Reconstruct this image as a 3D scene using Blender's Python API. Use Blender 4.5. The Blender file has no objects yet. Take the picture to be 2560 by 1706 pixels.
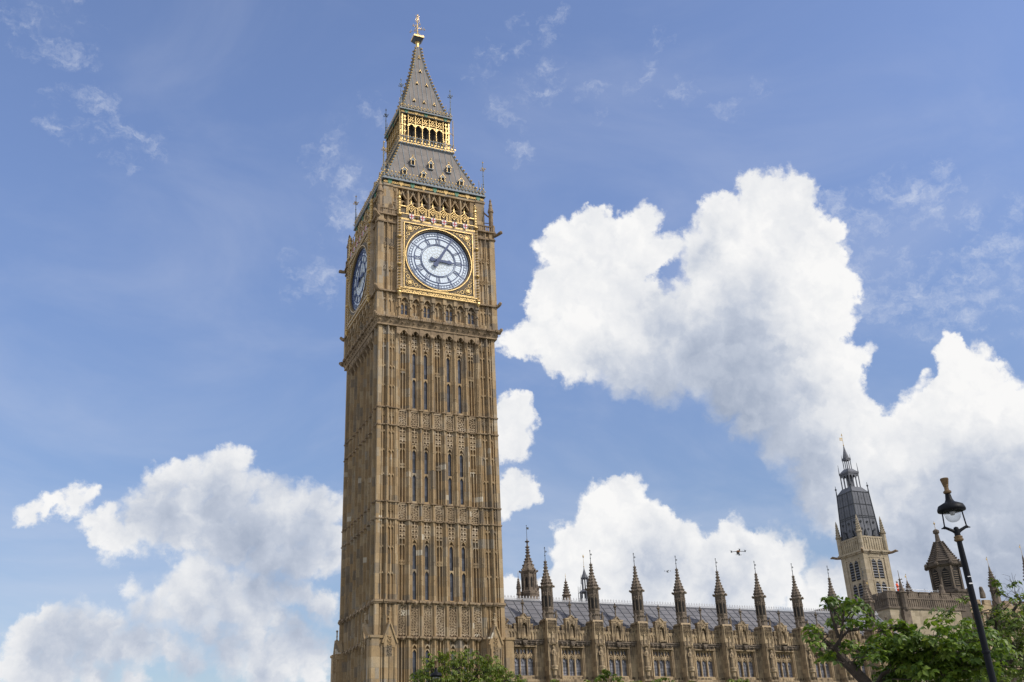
import bpy, math, random
from mathutils import Vector, Matrix, Euler
random.seed(7)
R = math.radians
SC = bpy.context.scene
COL = SC.collection

# ------------------------------------------------------------------ camera
YAW, PITCH, ROLL = 0.42490, 0.42593, -0.04589
CAM = Vector((-31.635, -94.601, 2.274))
fwd = Vector((math.sin(YAW)*math.cos(PITCH), math.cos(YAW)*math.cos(PITCH), math.sin(PITCH)))
rt = Vector((math.cos(YAW), -math.sin(YAW), 0)); up = rt.cross(fwd)
c_, s_ = math.cos(ROLL), math.sin(ROLL)
rt, up = c_*rt + s_*up, -s_*rt + c_*up
cd = bpy.data.cameras.new('camera'); cam = bpy.data.objects.new('camera', cd); COL.objects.link(cam)
m3 = Matrix((rt, up, -fwd)).transposed()
cam.matrix_world = Matrix.Translation(CAM) @ m3.to_4x4()
cd.sensor_width = 36.0; cd.lens = 2505.479/2560*36.0; cd.clip_start = 0.1; cd.clip_end = 6000
SC.camera = cam
SC.view_settings.view_transform = 'Standard'; SC.view_settings.look = 'None'
SC.view_settings.exposure = 0.0; SC.view_settings.gamma = 1.0

# ------------------------------------------------------------------ sun
SUN_AZ, SUN_EL = R(141), R(44)          # from +Y towards +X
sdir = Vector((math.sin(SUN_AZ)*math.cos(SUN_EL), math.cos(SUN_AZ)*math.cos(SUN_EL), math.sin(SUN_EL)))
sl = bpy.data.lights.new('sun', 'SUN'); sl.energy = 3.1; sl.angle = R(1.2); sl.color = (1.0, 0.94, 0.84)
so = bpy.data.objects.new('sun', sl); COL.objects.link(so)
so.rotation_euler = (-sdir).to_track_quat('-Z', 'Y').to_euler()

# ------------------------------------------------------------------ node helpers
class NT:
    def __init__(s, tree): s.t = tree; s.n = tree.nodes; s.l = tree.links
    def new(s, typ, **kw):
        nd = s.n.new(typ)
        for k, v in kw.items(): setattr(nd, k, v)
        return nd
    def put(s, sock, v):
        if isinstance(v, bpy.types.NodeSocket): s.l.new(v, sock)
        elif v is not None: sock.default_value = v
    def math(s, op, a, b=None, c=None, clamp=False):
        nd = s.n.new('ShaderNodeMath'); nd.operation = op; nd.use_clamp = clamp
        for i, v in enumerate((a, b, c)):
            if v is not None: s.put(nd.inputs[i], v)
        return nd.outputs[0]
    def vmath(s, op, a, b=None, scale=None):
        nd = s.n.new('ShaderNodeVectorMath'); nd.operation = op
        s.put(nd.inputs[0], a)
        if b is not None: s.put(nd.inputs[1], b)
        if scale is not None: s.put(nd.inputs['Scale'], scale)
        return nd.outputs['Value'] if op in ('DISTANCE', 'DOT_PRODUCT', 'LENGTH') else nd.outputs[0]
    def noise(s, vec, scale, detail=4, rough=0.5, dist=0.0, color=False, lac=2.0):
        nd = s.n.new('ShaderNodeTexNoise')
        s.put(nd.inputs['Vector'], vec)
        nd.inputs['Scale'].default_value = scale; nd.inputs['Detail'].default_value = detail
        nd.inputs['Roughness'].default_value = rough; nd.inputs['Distortion'].default_value = dist
        nd.inputs['Lacunarity'].default_value = lac
        return nd.outputs['Color'] if color else nd.outputs['Fac']
    def ramp(s, fac, stops, interp='LINEAR'):
        nd = s.n.new('ShaderNodeValToRGB'); s.put(nd.inputs[0], fac); e = nd.color_ramp.elements
        nd.color_ramp.interpolation = interp
        while len(e) < len(stops): e.new(0.5)
        for el, (p, c) in zip(e, stops):
            el.position = p; el.color = (c, c, c, 1) if isinstance(c, (int, float)) else tuple(c) + (1,)
        return nd.outputs[0]
    def smooth(s, v, a, b, lo=0.0, hi=1.0):
        nd = s.n.new('ShaderNodeMapRange'); nd.interpolation_type = 'SMOOTHSTEP'
        s.put(nd.inputs[0], v)
        for i, q in enumerate((a, b, lo, hi)): nd.inputs[i+1].default_value = q
        return nd.outputs[0]
    def mix(s, f, a, b, mode='MIX'):
        nd = s.n.new('ShaderNodeMix'); nd.data_type = 'RGBA'; nd.blend_type = mode
        s.put(nd.inputs[0], f)
        s.put(nd.inputs[6], a if isinstance(a, bpy.types.NodeSocket) else tuple(a) + (1,))
        s.put(nd.inputs[7], b if isinstance(b, bpy.types.NodeSocket) else tuple(b) + (1,))
        return nd.outputs[2]
    def fmix(s, f, a, b):
        nd = s.n.new('ShaderNodeMix'); nd.data_type = 'FLOAT'
        s.put(nd.inputs[0], f); s.put(nd.inputs[2], a); s.put(nd.inputs[3], b)
        return nd.outputs[0]

# ------------------------------------------------------------------ sky: clouds as azimuth, elevation, radius in 1/100 degree
CLOUD_RIGHT = "2809,2970,130 2963,3010,104 3112,2997,104 3294,3018,84 3345,3065,39 2978,2853,170 3215,2858,156 3338,2897,78 3484,2887,34 2712,2675,144 2928,2634,196 3161,2641,182 3341,2571,81 2449,2439,59 2580,2459,105 2721,2412,131 2905,2373,157 3128,2329,183 3366,2424,195 4037,3135,76 4161,3101,82 4299,3076,88 4319,2970,75 3773,3049,45 3873,3034,76 3703,2981,38 3645,2886,64 3781,2919,115 3988,2952,140 4193,2904,151 4385,2818,112 4473,2813,37 3670,2766,103 3882,2749,179 4148,2669,215 4373,2629,138 4456,2512,75 3579,2635,52 3610,2553,148 3834,2459,230 4097,2395,253 4327,2332,138 4402,2446,87 3601,2294,219 3856,2172,255 4113,2110,240 4351,2124,125 4434,2085,50 3339,2205,143 3116,2213,91 3886,1937,153 4138,1878,188 4304,1879,112 3712,2022,102 4425,1848,62 4488,1788,49 4011,1743,113 4229,1676,174 4399,1591,148 4121,1566,100 4209,1431,148 4365,1411,147 4951,2077,34 5018,2034,43 4966,1976,77 5043,1941,76 5116,1896,66 4775,1815,58 4862,1858,87 4969,1828,124 5098,1784,114 5231,1767,47 5229,1691,112 4846,1705,106 5021,1654,133 4705,1758,29 4622,1732,59 4506,1741,49 4484,1570,235 4787,1524,314 5075,1476,307 4524,1247,273 4804,1148,309 5037,1076,262 4258,1386,150 4615,908,247 4916,795,240 4365,955,189 2958,1510,90 3086,1468,101 2896,1403,135 3118,1322,178 2769,1257,134 2991,1178,222 3286,1201,155 3206,1077,198 3458,1144,132 3611,1132,109 3653,1279,57 3765,1139,141 3890,1106,91 3942,1165,48 3810,1008,129 3415,976,175 2734,1084,133 2637,982,133 2994,962,198 3294,879,196 3622,897,151 4099,961,96 3961,890,85 2346,1016,78 2413,1991,103 2463,2035,68 2384,1890,86 2418,1596,79 2511,1569,50 2357,1542,68"
CLOUD_LEFT = "723,1755,51 793,1741,47 659,1710,55 566,1722,33 487,1669,46 617,1617,96 736,1597,92 830,1583,51 413,1591,79 316,1521,57 387,1459,107 548,1466,133 713,1472,125 835,1516,76 957,1603,47 1045,1563,68 1159,1548,73 1273,1524,73 1379,1482,47 927,1411,118 1097,1413,127 1269,1398,111 1384,1339,68 397,1363,70 561,1336,103 767,1309,117 979,1255,109 1190,1256,93 1344,1239,68 146,1416,61 164,1337,69 104,1382,48 201,1291,48 283,1318,41 33,1569,36 -22,1517,44 -85,1481,40 -151,1469,36 -226,1417,28 624,1168,54 689,1161,45 729,1074,91 866,1091,62 586,1064,70 471,1031,45 371,1013,32 314,1043,28 831,1010,99 1007,1067,83 1156,1067,50 1224,1059,50 1310,1001,50 1345,968,42 633,977,73 478,960,53 957,947,87 939,851,66 1081,930,58 1181,897,29 747,844,41 808,782,45 851,735,37 986,741,74 1089,771,78 1219,801,62 1278,744,62 1175,691,78 1056,654,82 1307,649,50 -123,918,43 -83,941,23 -160,880,46 -187,820,50 -102,822,77 -3,883,39 85,885,39 185,917,40 176,864,71 219,880,40 46,794,78 -142,755,54 172,781,79 292,774,47 379,805,48 499,821,48 535,767,56 614,751,40 664,713,32 422,752,56 -15,712,85 131,698,70 -151,674,84 -3,624,85 175,639,55 -249,638,38 376,616,35"
WISP_LEFT = "-304,3547,67 -231,3494,78 -159,3451,78 -66,3434,73 -304,3412,64 -427,3398,46 107,3417,48 -15,3362,42 -699,3853,72 -570,3842,62 -454,3781,63 -428,4027,52 -785,3895,51 1222,3446,80 1385,3335,58 1336,3140,92 1446,3217,69 1132,2790,92 1240,2783,70 1521,3662,57"
WISP_RIGHT = "2742,4173,62 2657,4110,36 2841,4201,32 2285,3939,36 2482,4095,27 2783,3941,63 2682,3854,45 3440,3786,39 3074,3778,36 3919,3635,25 3667,3709,32 4240,3648,25 2487,3710,36 2534,3505,37 3527,3950,27 4895,2998,90 4978,2930,104 5054,2841,59 4560,2883,76 4551,2957,76 4670,2860,55 4819,2897,60 5060,2956,59 4968,2791,45 4578,2736,61 4646,2698,55 4629,2510,91 4752,2508,75 4749,2390,106 4608,2418,107 4869,2389,84 4919,2401,60 4986,2481,65 5178,2494,88 5279,2526,87 5374,2536,72 5440,2530,72 5180,2412,64 5383,2407,72 5070,2344,74 5194,2292,88 5070,2251,88 5258,2276,58 4924,2224,74 4827,2208,54 5128,2121,47 5310,2137,52 5239,2723,58 5497,2651,43 5315,2240,43 4672,2812,45"
GREY_RIGHT = "3421,2007,318 3721,1950,364 3150,2155,222 3617,2305,220 3401,2478,148 3972,1943,216 3861,2520,145 4638,931,269 5042,1055,328 4241,1155,208 3639,1910,292 3868,1763,288 3275,2095,271 3804,2160,291 3501,2220,196 4072,1523,284 3023,2216,198 4940,1335,335 4568,1117,272 4934,854,328 3838,2376,218 3171,1134,168 3510,947,189 4092,1639,190 4514,1397,138 3646,2868,122"
GREY_LEFT = "872,1317,283 447,1420,209 1094,1134,260 395,862,248 714,974,231 128,795,221 1224,883,211 996,1600,144 713,1545,212 547,1332,163 671,689,204 771,819,252 1050,685,138 1204,1320,239 980,1088,211 242,711,199 -29,751,196 1245,1485,144 431,1580,116 1112,794,140"


def dirs(text):
    o = []
    for t in text.split():
        a, e, r = [int(q)/100 for q in t.split(',')]
        a, e = R(a), R(e)
        o.append((Vector((math.sin(a)*math.cos(e), math.cos(a)*math.cos(e), math.sin(e))), R(r)))
    return o

W = bpy.data.worlds.new('World'); SC.world = W; W.use_nodes = True
T = NT(W.node_tree); T.n.clear()
tc = T.new('ShaderNodeTexCoord').outputs['Generated']
sky = T.new('ShaderNodeTexSky', sky_type='NISHITA', sun_disc=False)
sky.sun_elevation = SUN_EL; sky.sun_rotation = SUN_AZ; sky.altitude = 20
sky.air_density = 1.0; sky.dust_density = 0.8; sky.ozone_density = 2.0
SKY_STRENGTH = 0.10
zc = T.new('ShaderNodeSeparateXYZ'); T.put(zc.inputs[0], tc)
hi = T.smooth(zc.outputs[2], 0.05, 0.62)
blue = T.mix(1.0, sky.outputs[0], T.mix(hi, (1.16, 1.12, 1.14), (1.95, 1.84, 2.02)), 'MULTIPLY')
blue = T.vmath('SCALE', blue, scale=SKY_STRENGTH)
# thin milky veil drifting across the blue, thicker low down
veil = T.noise(T.vmath('MULTIPLY', tc, (1.0, 1.0, 2.2)), 3.6, 6, 0.58, dist=0.6)
veil = T.math('MULTIPLY', T.smooth(veil, 0.38, 0.80), T.fmix(hi, 0.50, 0.16))
blue = T.mix(veil, blue, (0.66, 0.70, 0.82))

def field(T, vec, blobs, k):
    acc = None
    for c, r in blobs:
        v = T.math('SUBTRACT', r, T.vmath('DISTANCE', vec, tuple(c)))
        acc = v if acc is None else T.math('SMOOTH_MAX', acc, v, k)
    return acc if acc is not None else -1.0

# turbulence shared by all the clouds: large and small swirls bend the outlines, creased noise gives the puffs
w1 = T.vmath('SUBTRACT', T.noise(tc, 20, 2, 0.5, color=True), (0.5, 0.5, 0.5))
w2 = T.vmath('SUBTRACT', T.noise(tc, 70, 5, 0.62, color=True), (0.5, 0.5, 0.5))
vv = T.vmath('ADD', T.vmath('ADD', tc, T.vmath('SCALE', w1, scale=0.022)), T.vmath('SCALE', w2, scale=0.024))
vs = T.vmath('ADD', tc, T.vmath('SCALE', w1, scale=0.05))
n1 = T.math('SUBTRACT', T.noise(tc, 42, 7, 0.60), 0.5)
sdn = tuple(Vector((0.80, -0.25, 0.55)).normalized()*0.010)
def puff(vec):
    a = T.math('ABSOLUTE', T.math('SUBTRACT', T.noise(vec, 26, 0), 0.5))
    b = T.math('ABSOLUTE', T.math('SUBTRACT', T.noise(vec, 62, 1), 0.5))
    return T.math('MULTIPLY_ADD', b, 0.55, a)
pA = puff(vv); pB = puff(T.vmath('ADD', vv, sdn))
nA = T.noise(vv, 15, 5, 0.55); nB = T.noise(T.vmath('ADD', vv, sdn), 15, 5, 0.55)
rel = T.math('ADD', T.math('MULTIPLY', T.math('SUBTRACT', nA, nB), 0.85), T.math('MULTIPLY', T.math('SUBTRACT', pA, pB), 0.42))
broad = T.math('MULTIPLY_ADD', T.math('SUBTRACT', T.noise(tc, 9, 3, 0.5), 0.5), 0.8, 0.90)
base_b = T.math('ADD', rel, broad)
turb = T.math('ADD', T.math('MULTIPLY', n1, 1.35), T.math('MULTIPLY', T.math('SUBTRACT', pA, 0.15), 1.7))
n3 = T.noise(T.vmath('MULTIPLY', vv, (1.0, 1.0, 1.7)), 44, 7, 0.66)
wturb = T.math('MULTIPLY', T.math('SUBTRACT', n3, 0.5), 3.4)

def bg(col, T=T):
    n = T.new('ShaderNodeBackground'); T.put(n.inputs[0], col); n.inputs[1].default_value = 1.0; return n.outputs[0]
def shmix(f, a, b):
    n = T.new('ShaderNodeMixShader'); T.put(n.inputs[0], f); T.l.new(a, n.inputs[1]); T.l.new(b, n.inputs[2]); return n.outputs[0]

WV = T.vmath('ADD', vv, T.vmath('SCALE', w1, scale=0.03))
SHARED = [('puffed', 'NodeSocketVector', vv), ('swirled', 'NodeSocketVector', vs), ('wispy', 'NodeSocketVector', WV),
          ('fine', 'NodeSocketFloat', n1), ('turb', 'NodeSocketFloat', turb), ('wturb', 'NodeSocketFloat', wturb),
          ('light', 'NodeSocketFloat', base_b), ('blue', 'NodeSocketColor', blue)]
def sky_leaf(cum, wis, grey):
    g = bpy.data.node_groups.new('sky_cell', 'ShaderNodeTree')
    for nm, ty, _ in SHARED: g.interface.new_socket(nm, in_out='INPUT', socket_type=ty)
    g.interface.new_socket('sky', in_out='OUTPUT', socket_type='NodeSocketShader')
    G = NT(g); gi = G.new('NodeGroupInput').outputs; go = G.new('NodeGroupOutput')
    Gvv, Gvs, Gwv, Gn1, Gturb, Gwt, Gb, Gblue = [gi[i] for i in range(8)]
    col_out = Gblue
    if wis:
        wa = G.math('MULTIPLY_ADD', field(G, Gwv, wis, 0.008), 30.0, Gwt)
        col_out = G.mix(G.math('MULTIPLY', G.smooth(wa, -0.30, 1.5), 0.64), col_out, (0.74, 0.78, 0.87))
    if cum:
        dens = G.math('ADD', G.math('MULTIPLY_ADD', field(G, Gvv, cum, 0.007), 75.0, 0.62), Gturb)
        gs = G.smooth(G.math('MULTIPLY_ADD', Gn1, 0.035, field(G, Gvs, grey, 0.02)), -0.035, 0.050) if grey else 0.0
        dens = G.math('MULTIPLY_ADD', gs, 0.5, dens)
        alpha = G.smooth(G.math('DIVIDE', dens, G.math('MULTIPLY_ADD', gs, 1.2, 0.6)), -0.10, 0.9)
        b = G.math('SUBTRACT', Gb, G.math('MULTIPLY', gs, 0.74), clamp=True)
        col = G.ramp(b, [(0.0, (0.36, 0.42, 0.54)), (0.35, (0.54, 0.59, 0.69)), (0.65, (0.76, 0.78, 0.82)), (1.0, (0.95, 0.945, 0.94))])
        col_out = G.mix(alpha, col_out, col)
    G.l.new(bg(col_out, G), go.inputs[0])
    n = T.new('ShaderNodeGroup'); n.node_tree = g
    for i, (_, _, src) in enumerate(SHARED): T.l.new(src, n.inputs[i])
    return n.outputs[0]

class Box:      # one cell of sky, azimuth and elevation in radians
    def __init__(s, a0, a1, e0, e1): s.b = (a0, a1, e0, e1)
    def near(s, c, r, m):
        a = math.atan2(c.x, c.y); e = math.asin(c.z); a0, a1, e0, e1 = s.b
        da = max(a0-a, a-a1, 0)*math.cos(e); de = max(e0-e, e-e1, 0)
        return math.hypot(da, de) < r+m
sep_az = T.math('ARCTAN2', zc.outputs[0], zc.outputs[1])
elz = zc.outputs[2]
def tree(box, cum, wis, grey, depth=0):
    cum = [q for q in cum if box.near(*q, 0.040)]
    wis = [q for q in wis if box.near(*q, 0.065)]
    grey = [q for q in grey if box.near(*q, 0.085)]
    if not cum: grey = []
    if depth >= 6 or len(cum)+len(wis)+len(grey) <= 7: return sky_leaf(cum, wis, grey)
    a0, a1, e0, e1 = box.b
    if (a1-a0)*math.cos((e0+e1)/2) > (e1-e0):
        m = (a0+a1)/2
        f = T.math('GREATER_THAN', sep_az, m); b1, b2 = Box(a0, m, e0, e1), Box(m, a1, e0, e1)
    else:
        m = (e0+e1)/2
        f = T.math('GREATER_THAN', elz, math.sin(m)); b1, b2 = Box(a0, a1, e0, m), Box(a0, a1, m, e1)
    return shmix(f, tree(b1, cum, wis, grey, depth+1), tree(b2, cum, wis, grey, depth+1))
CUM = dirs(CLOUD_LEFT)+dirs(CLOUD_RIGHT); WIS = dirs(WISP_LEFT)+dirs(WISP_RIGHT); GRY = dirs(GREY_LEFT)+dirs(GREY_RIGHT)
seen_sky = tree(Box(R(-14), R(62), R(-2), R(54)), CUM, WIS, GRY)
# the rest of the sky: unseen cloud, thickened and brightened for soft front fill
oa = T.smooth(T.noise(tc, 4.0, 5, 0.55), 0.40, 0.58)
other = bg(T.mix(oa, blue, (0.92, 0.92, 0.93)))
inview = T.math('GREATER_THAN', T.vmath('DOT_PRODUCT', tc, tuple(fwd)), math.cos(R(36)))
o = T.new('ShaderNodeOutputWorld')
T.l.new(shmix(inview, other, seen_sky), o.inputs[0])
W.cycles.sampling_method = 'MANUAL'; W.cycles.sample_map_resolution = 512

# ------------------------------------------------------------------ mesh builder
class G:
    """collects shapes; the whole becomes ONE mesh object"""
    def __init__(s, xf=None): s.v = []; s.f = []; s.mi = []; s.m = 0; s.xf = xf
    def add(s, vs, fs):
        j = [random.uniform(-.0018, .0018) for _ in range(3)]
        b = len(s.v)
        for p in vs:
            p = (p[0]+j[0], p[1]+j[1], p[2]+j[2])
            s.v.append(s.xf(p) if s.xf else p)
        for f in fs: s.f.append([b+i for i in f]); s.mi.append(s.m)
        return s
    def box(s, x0, x1, y0, y1, z0, z1):
        return s.frus((x0, x1, y0, y1), z0, (x0, x1, y0, y1), z1)
    def frus(s, a, z0, b, z1):
        vs = [(a[0], a[2], z0), (a[1], a[2], z0), (a[1], a[3], z0), (a[0], a[3], z0),
              (b[0], b[2], z1), (b[1], b[2], z1), (b[1], b[3], z1), (b[0], b[3], z1)]
        return s.add(vs, [(3, 2, 1, 0), (4, 5, 6, 7), (0, 1, 5, 4), (1, 2, 6, 5), (2, 3, 7, 6), (3, 0, 4, 7)])
    def sq(s, cx, cy, r0, z0, r1, z1):
        return s.frus((cx-r0, cx+r0, cy-r0, cy+r0), z0, (cx-r1, cx+r1, cy-r1, cy+r1), z1)
    def prism(s, pts, y0, y1):
        """pts in (x, z); extruded from y0 to y1"""
        n = len(pts)
        vs = [(p[0], y0, p[1]) for p in pts]+[(p[0], y1, p[1]) for p in pts]
        fs = [tuple(range(n)), tuple(range(2*n-1, n-1, -1))]+[(i, (i+1) % n, n+(i+1) % n, n+i) for i in range(n)]
        return s.add(vs, fs)
    def lathe(s, cx, cy, prof, n=8, ph=None):
        ph = math.pi/n if ph is None else ph
        vs = []; fs = []
        for r, z in prof:
            for i in range(n):
                a = ph+2*math.pi*i/n; vs.append((cx+r*math.cos(a), cy+r*math.sin(a), z))
        for k in range(len(prof)-1):
            for i in range(n):
                j = (i+1) % n; fs.append((k*n+i, k*n+j, (k+1)*n+j, (k+1)*n+i))
        fs.append(tuple(range(n-1, -1, -1))); fs.append(tuple(range((len(prof)-1)*n, len(prof)*n)))
        return s.add(vs, fs)
    def tube(s, p, q, r0, r1=None, n=6):
        p, q = Vector(p), Vector(q); r1 = r0 if r1 is None else r1
        d = (q-p)
        if d.length < 1e-6: return s
        d.normalize(); a = d.orthogonal().normalized(); b = d.cross(a)
        vs = []
        for c, r in ((p, r0), (q, r1)):
            for i in range(n):
                t = 2*math.pi*i/n; vs.append(tuple(c+r*(math.cos(t)*a+math.sin(t)*b)))
        fs = [(i, (i+1) % n, n+(i+1) % n, n+i) for i in range(n)]+[tuple(range(n-1, -1, -1)), tuple(range(n, 2*n))]
        return s.add(vs, fs)
    def path(s, pts, rs, n=6):
        """a bent, tapering limb through the points"""
        P = [Vector(p) for p in pts]; vs = []; fs = []
        ref = (P[1]-P[0]).normalized().orthogonal()
        for i, p in enumerate(P):
            d = (P[min(i+1, len(P)-1)]-P[max(i-1, 0)]).normalized()
            a = (ref-d*ref.dot(d)).normalized(); b = d.cross(a); ref = a
            for k in range(n):
                t = 2*math.pi*k/n; vs.append(tuple(p+rs[i]*(math.cos(t)*a+math.sin(t)*b)))
        for i in range(len(P)-1):
            for k in range(n):
                j = (k+1) % n; fs.append((i*n+k, i*n+j, (i+1)*n+j, (i+1)*n+k))
        fs.append(tuple(range(n-1, -1, -1))); fs.append(tuple(range((len(P)-1)*n, len(P)*n)))
        return s.add(vs, fs)
    def ball(s, c, r, n=6, m=4, sx=1, sz=1):
        return s.lathe(c[0], c[1], [(max(.001, r*sx*math.sin(math.pi*i/m)), c[2]-r*sz*math.cos(math.pi*i/m)) for i in range(m+1)], n)
    def ring(s, cx, cz, r0, r1, y0, y1, n=48, a0=0.0, a1=2*math.pi):
        """flat annulus or arc standing in the x-z plane, with depth y0..y1"""
        full = abs(a1-a0-2*math.pi) < 1e-6; m = n if full else n+1
        vs = []; fs = []
        for i in range(m):
            a = a0+(a1-a0)*i/n; c, d = math.cos(a), math.sin(a)
            vs += [(cx+r0*c, y0, cz+r0*d), (cx+r1*c, y0, cz+r1*d), (cx+r1*c, y1, cz+r1*d), (cx+r0*c, y1, cz+r0*d)]
        for i in range(n):
            a, b = 4*i, 4*((i+1) % m)
            for k in range(4): fs.append((a+k, a+(k+1) % 4, b+(k+1) % 4, b+k))
        if not full: fs += [(0, 1, 2, 3), (4*n+3, 4*n+2, 4*n+1, 4*n)]
        return s.add(vs, fs)
    def bar(s, x0, z0, x1, z1, w, y0, y1):
        """straight strip in the x-z plane"""
        dx, dz = x1-x0, z1-z0; L = math.hypot(dx, dz) or 1e-6; nx, nz = -dz/L*w/2, dx/L*w/2
        return s.prism([(x0-nx, z0-nz), (x1-nx, z1-nz), (x1+nx, z1+nz), (x0+nx, z0+nz)], y0, y1)
    def arch(s, x0, x1, zs, za, zt, y0, y1, n=5, pw=1.6):
        """solid spandrel above a pointed arch: springs at zs, apex za, filled up to zt"""
        xc = (x0+x1)/2; w = (x1-x0)/2
        for side in (-1, 1):
            prev = None
            for i in range(n+1):
                t = i/n; x = xc+side*w*(1-t); z = zs+(za-zs)*(1-(1-t)**pw)
                if prev is not None:
                    px, pz = prev
                    s.prism([(px, pz), (x, z), (x, zt), (px, zt)] if side < 0 else [(x, z), (px, pz), (px, zt), (x, zt)], y0, y1)
                prev = (x, z)
        return s
    def tracery(s, x0, x1, z0, z1, y0, y1, seed=0):
        """carved panel: stacked quatrefoils with cross ribs"""
        w = x1-x0; n = max(1, round((z1-z0)/w)); h = (z1-z0)/n; b = w*.16
        for i in range(n):
            zc = z0+h*(i+.5); xc = (x0+x1)/2; r = min(w, h)/2
            s.ring(xc, zc, r*.42, r*.68, y0, y1, 6)
            for sx in (-1, 1):
                for sz in (-1, 1): s.bar(xc+sx*r*.55, zc+sz*h*.28, xc+sx*w*.5, zc+sz*h*.5, b, y0, y1)
        return s
    def build(s, name, mats, parent=None, loc=None, smooth=False):
        me = bpy.data.meshes.new(name); me.from_pydata(s.v, [], s.f)
        mats = mats if isinstance(mats, (list, tuple)) else [mats]
        for m in mats: me.materials.append(m)
        if len(mats) > 1: me.polygons.foreach_set('material_index', s.mi)
        if smooth: me.polygons.foreach_set('use_smooth', [True]*len(s.f))
        me.update()
        o = bpy.data.objects.new(name, me); COL.objects.link(o)
        if parent: o.parent = parent
        if loc is not None: o.location = loc
        return o

def thing(name, label, cat, loc=(0, 0, 0), rz=0.0, group=None):
    o = bpy.data.objects.new(name, None); COL.objects.link(o); o.location = loc; o.rotation_euler = (0, 0, rz)
    o['label'] = label; o['category'] = cat
    if group: o['group'] = group
    return o
def tag(o, label=None, cat=None, group=None, kind=None):
    for k, v in (('label', label), ('category', cat), ('group', group), ('kind', kind)):
        if v: o[k] = v
    return o
def copy_tree(o, parent=None):
    c = o.copy(); COL.objects.link(c)
    if parent is not None: c.parent = parent
    for ch in list(o.children): copy_tree(ch, c)
    return c

# ------------------------------------------------------------------ materials
MAT = {}
def mat(name, base=None, rough=0.7, metal=0.0, var=0.12, scale=3.0, bump=0.0, spec=0.5):
    m = bpy.data.materials.new(name); m.use_nodes = True; t = NT(m.node_tree)
    p = t.n['Principled BSDF']; p.inputs['Roughness'].default_value = rough; p.inputs['Metallic'].default_value = metal
    p.inputs['Specular IOR Level'].default_value = spec
    if base:
        co = t.new('ShaderNodeTexCoord').outputs['Object']
        n = t.noise(co, scale, 6, 0.6)
        f = t.math('MULTIPLY_ADD', t.math('SUBTRACT', n, 0.5), 2*var*2.2, 1.0)
        c = t.vmath('SCALE', base, scale=f)
        t.put(p.inputs['Base Color'], c)
        if bump:
            b = t.new('ShaderNodeBump'); b.inputs['Strength'].default_value = bump; b.inputs['Distance'].default_value = .02
            t.put(b.inputs['Height'], t.noise(co, scale*6, 5, 0.65)); t.l.new(b.outputs[0], p.inputs['Normal'])
    MAT[name] = m
    return m

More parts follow.
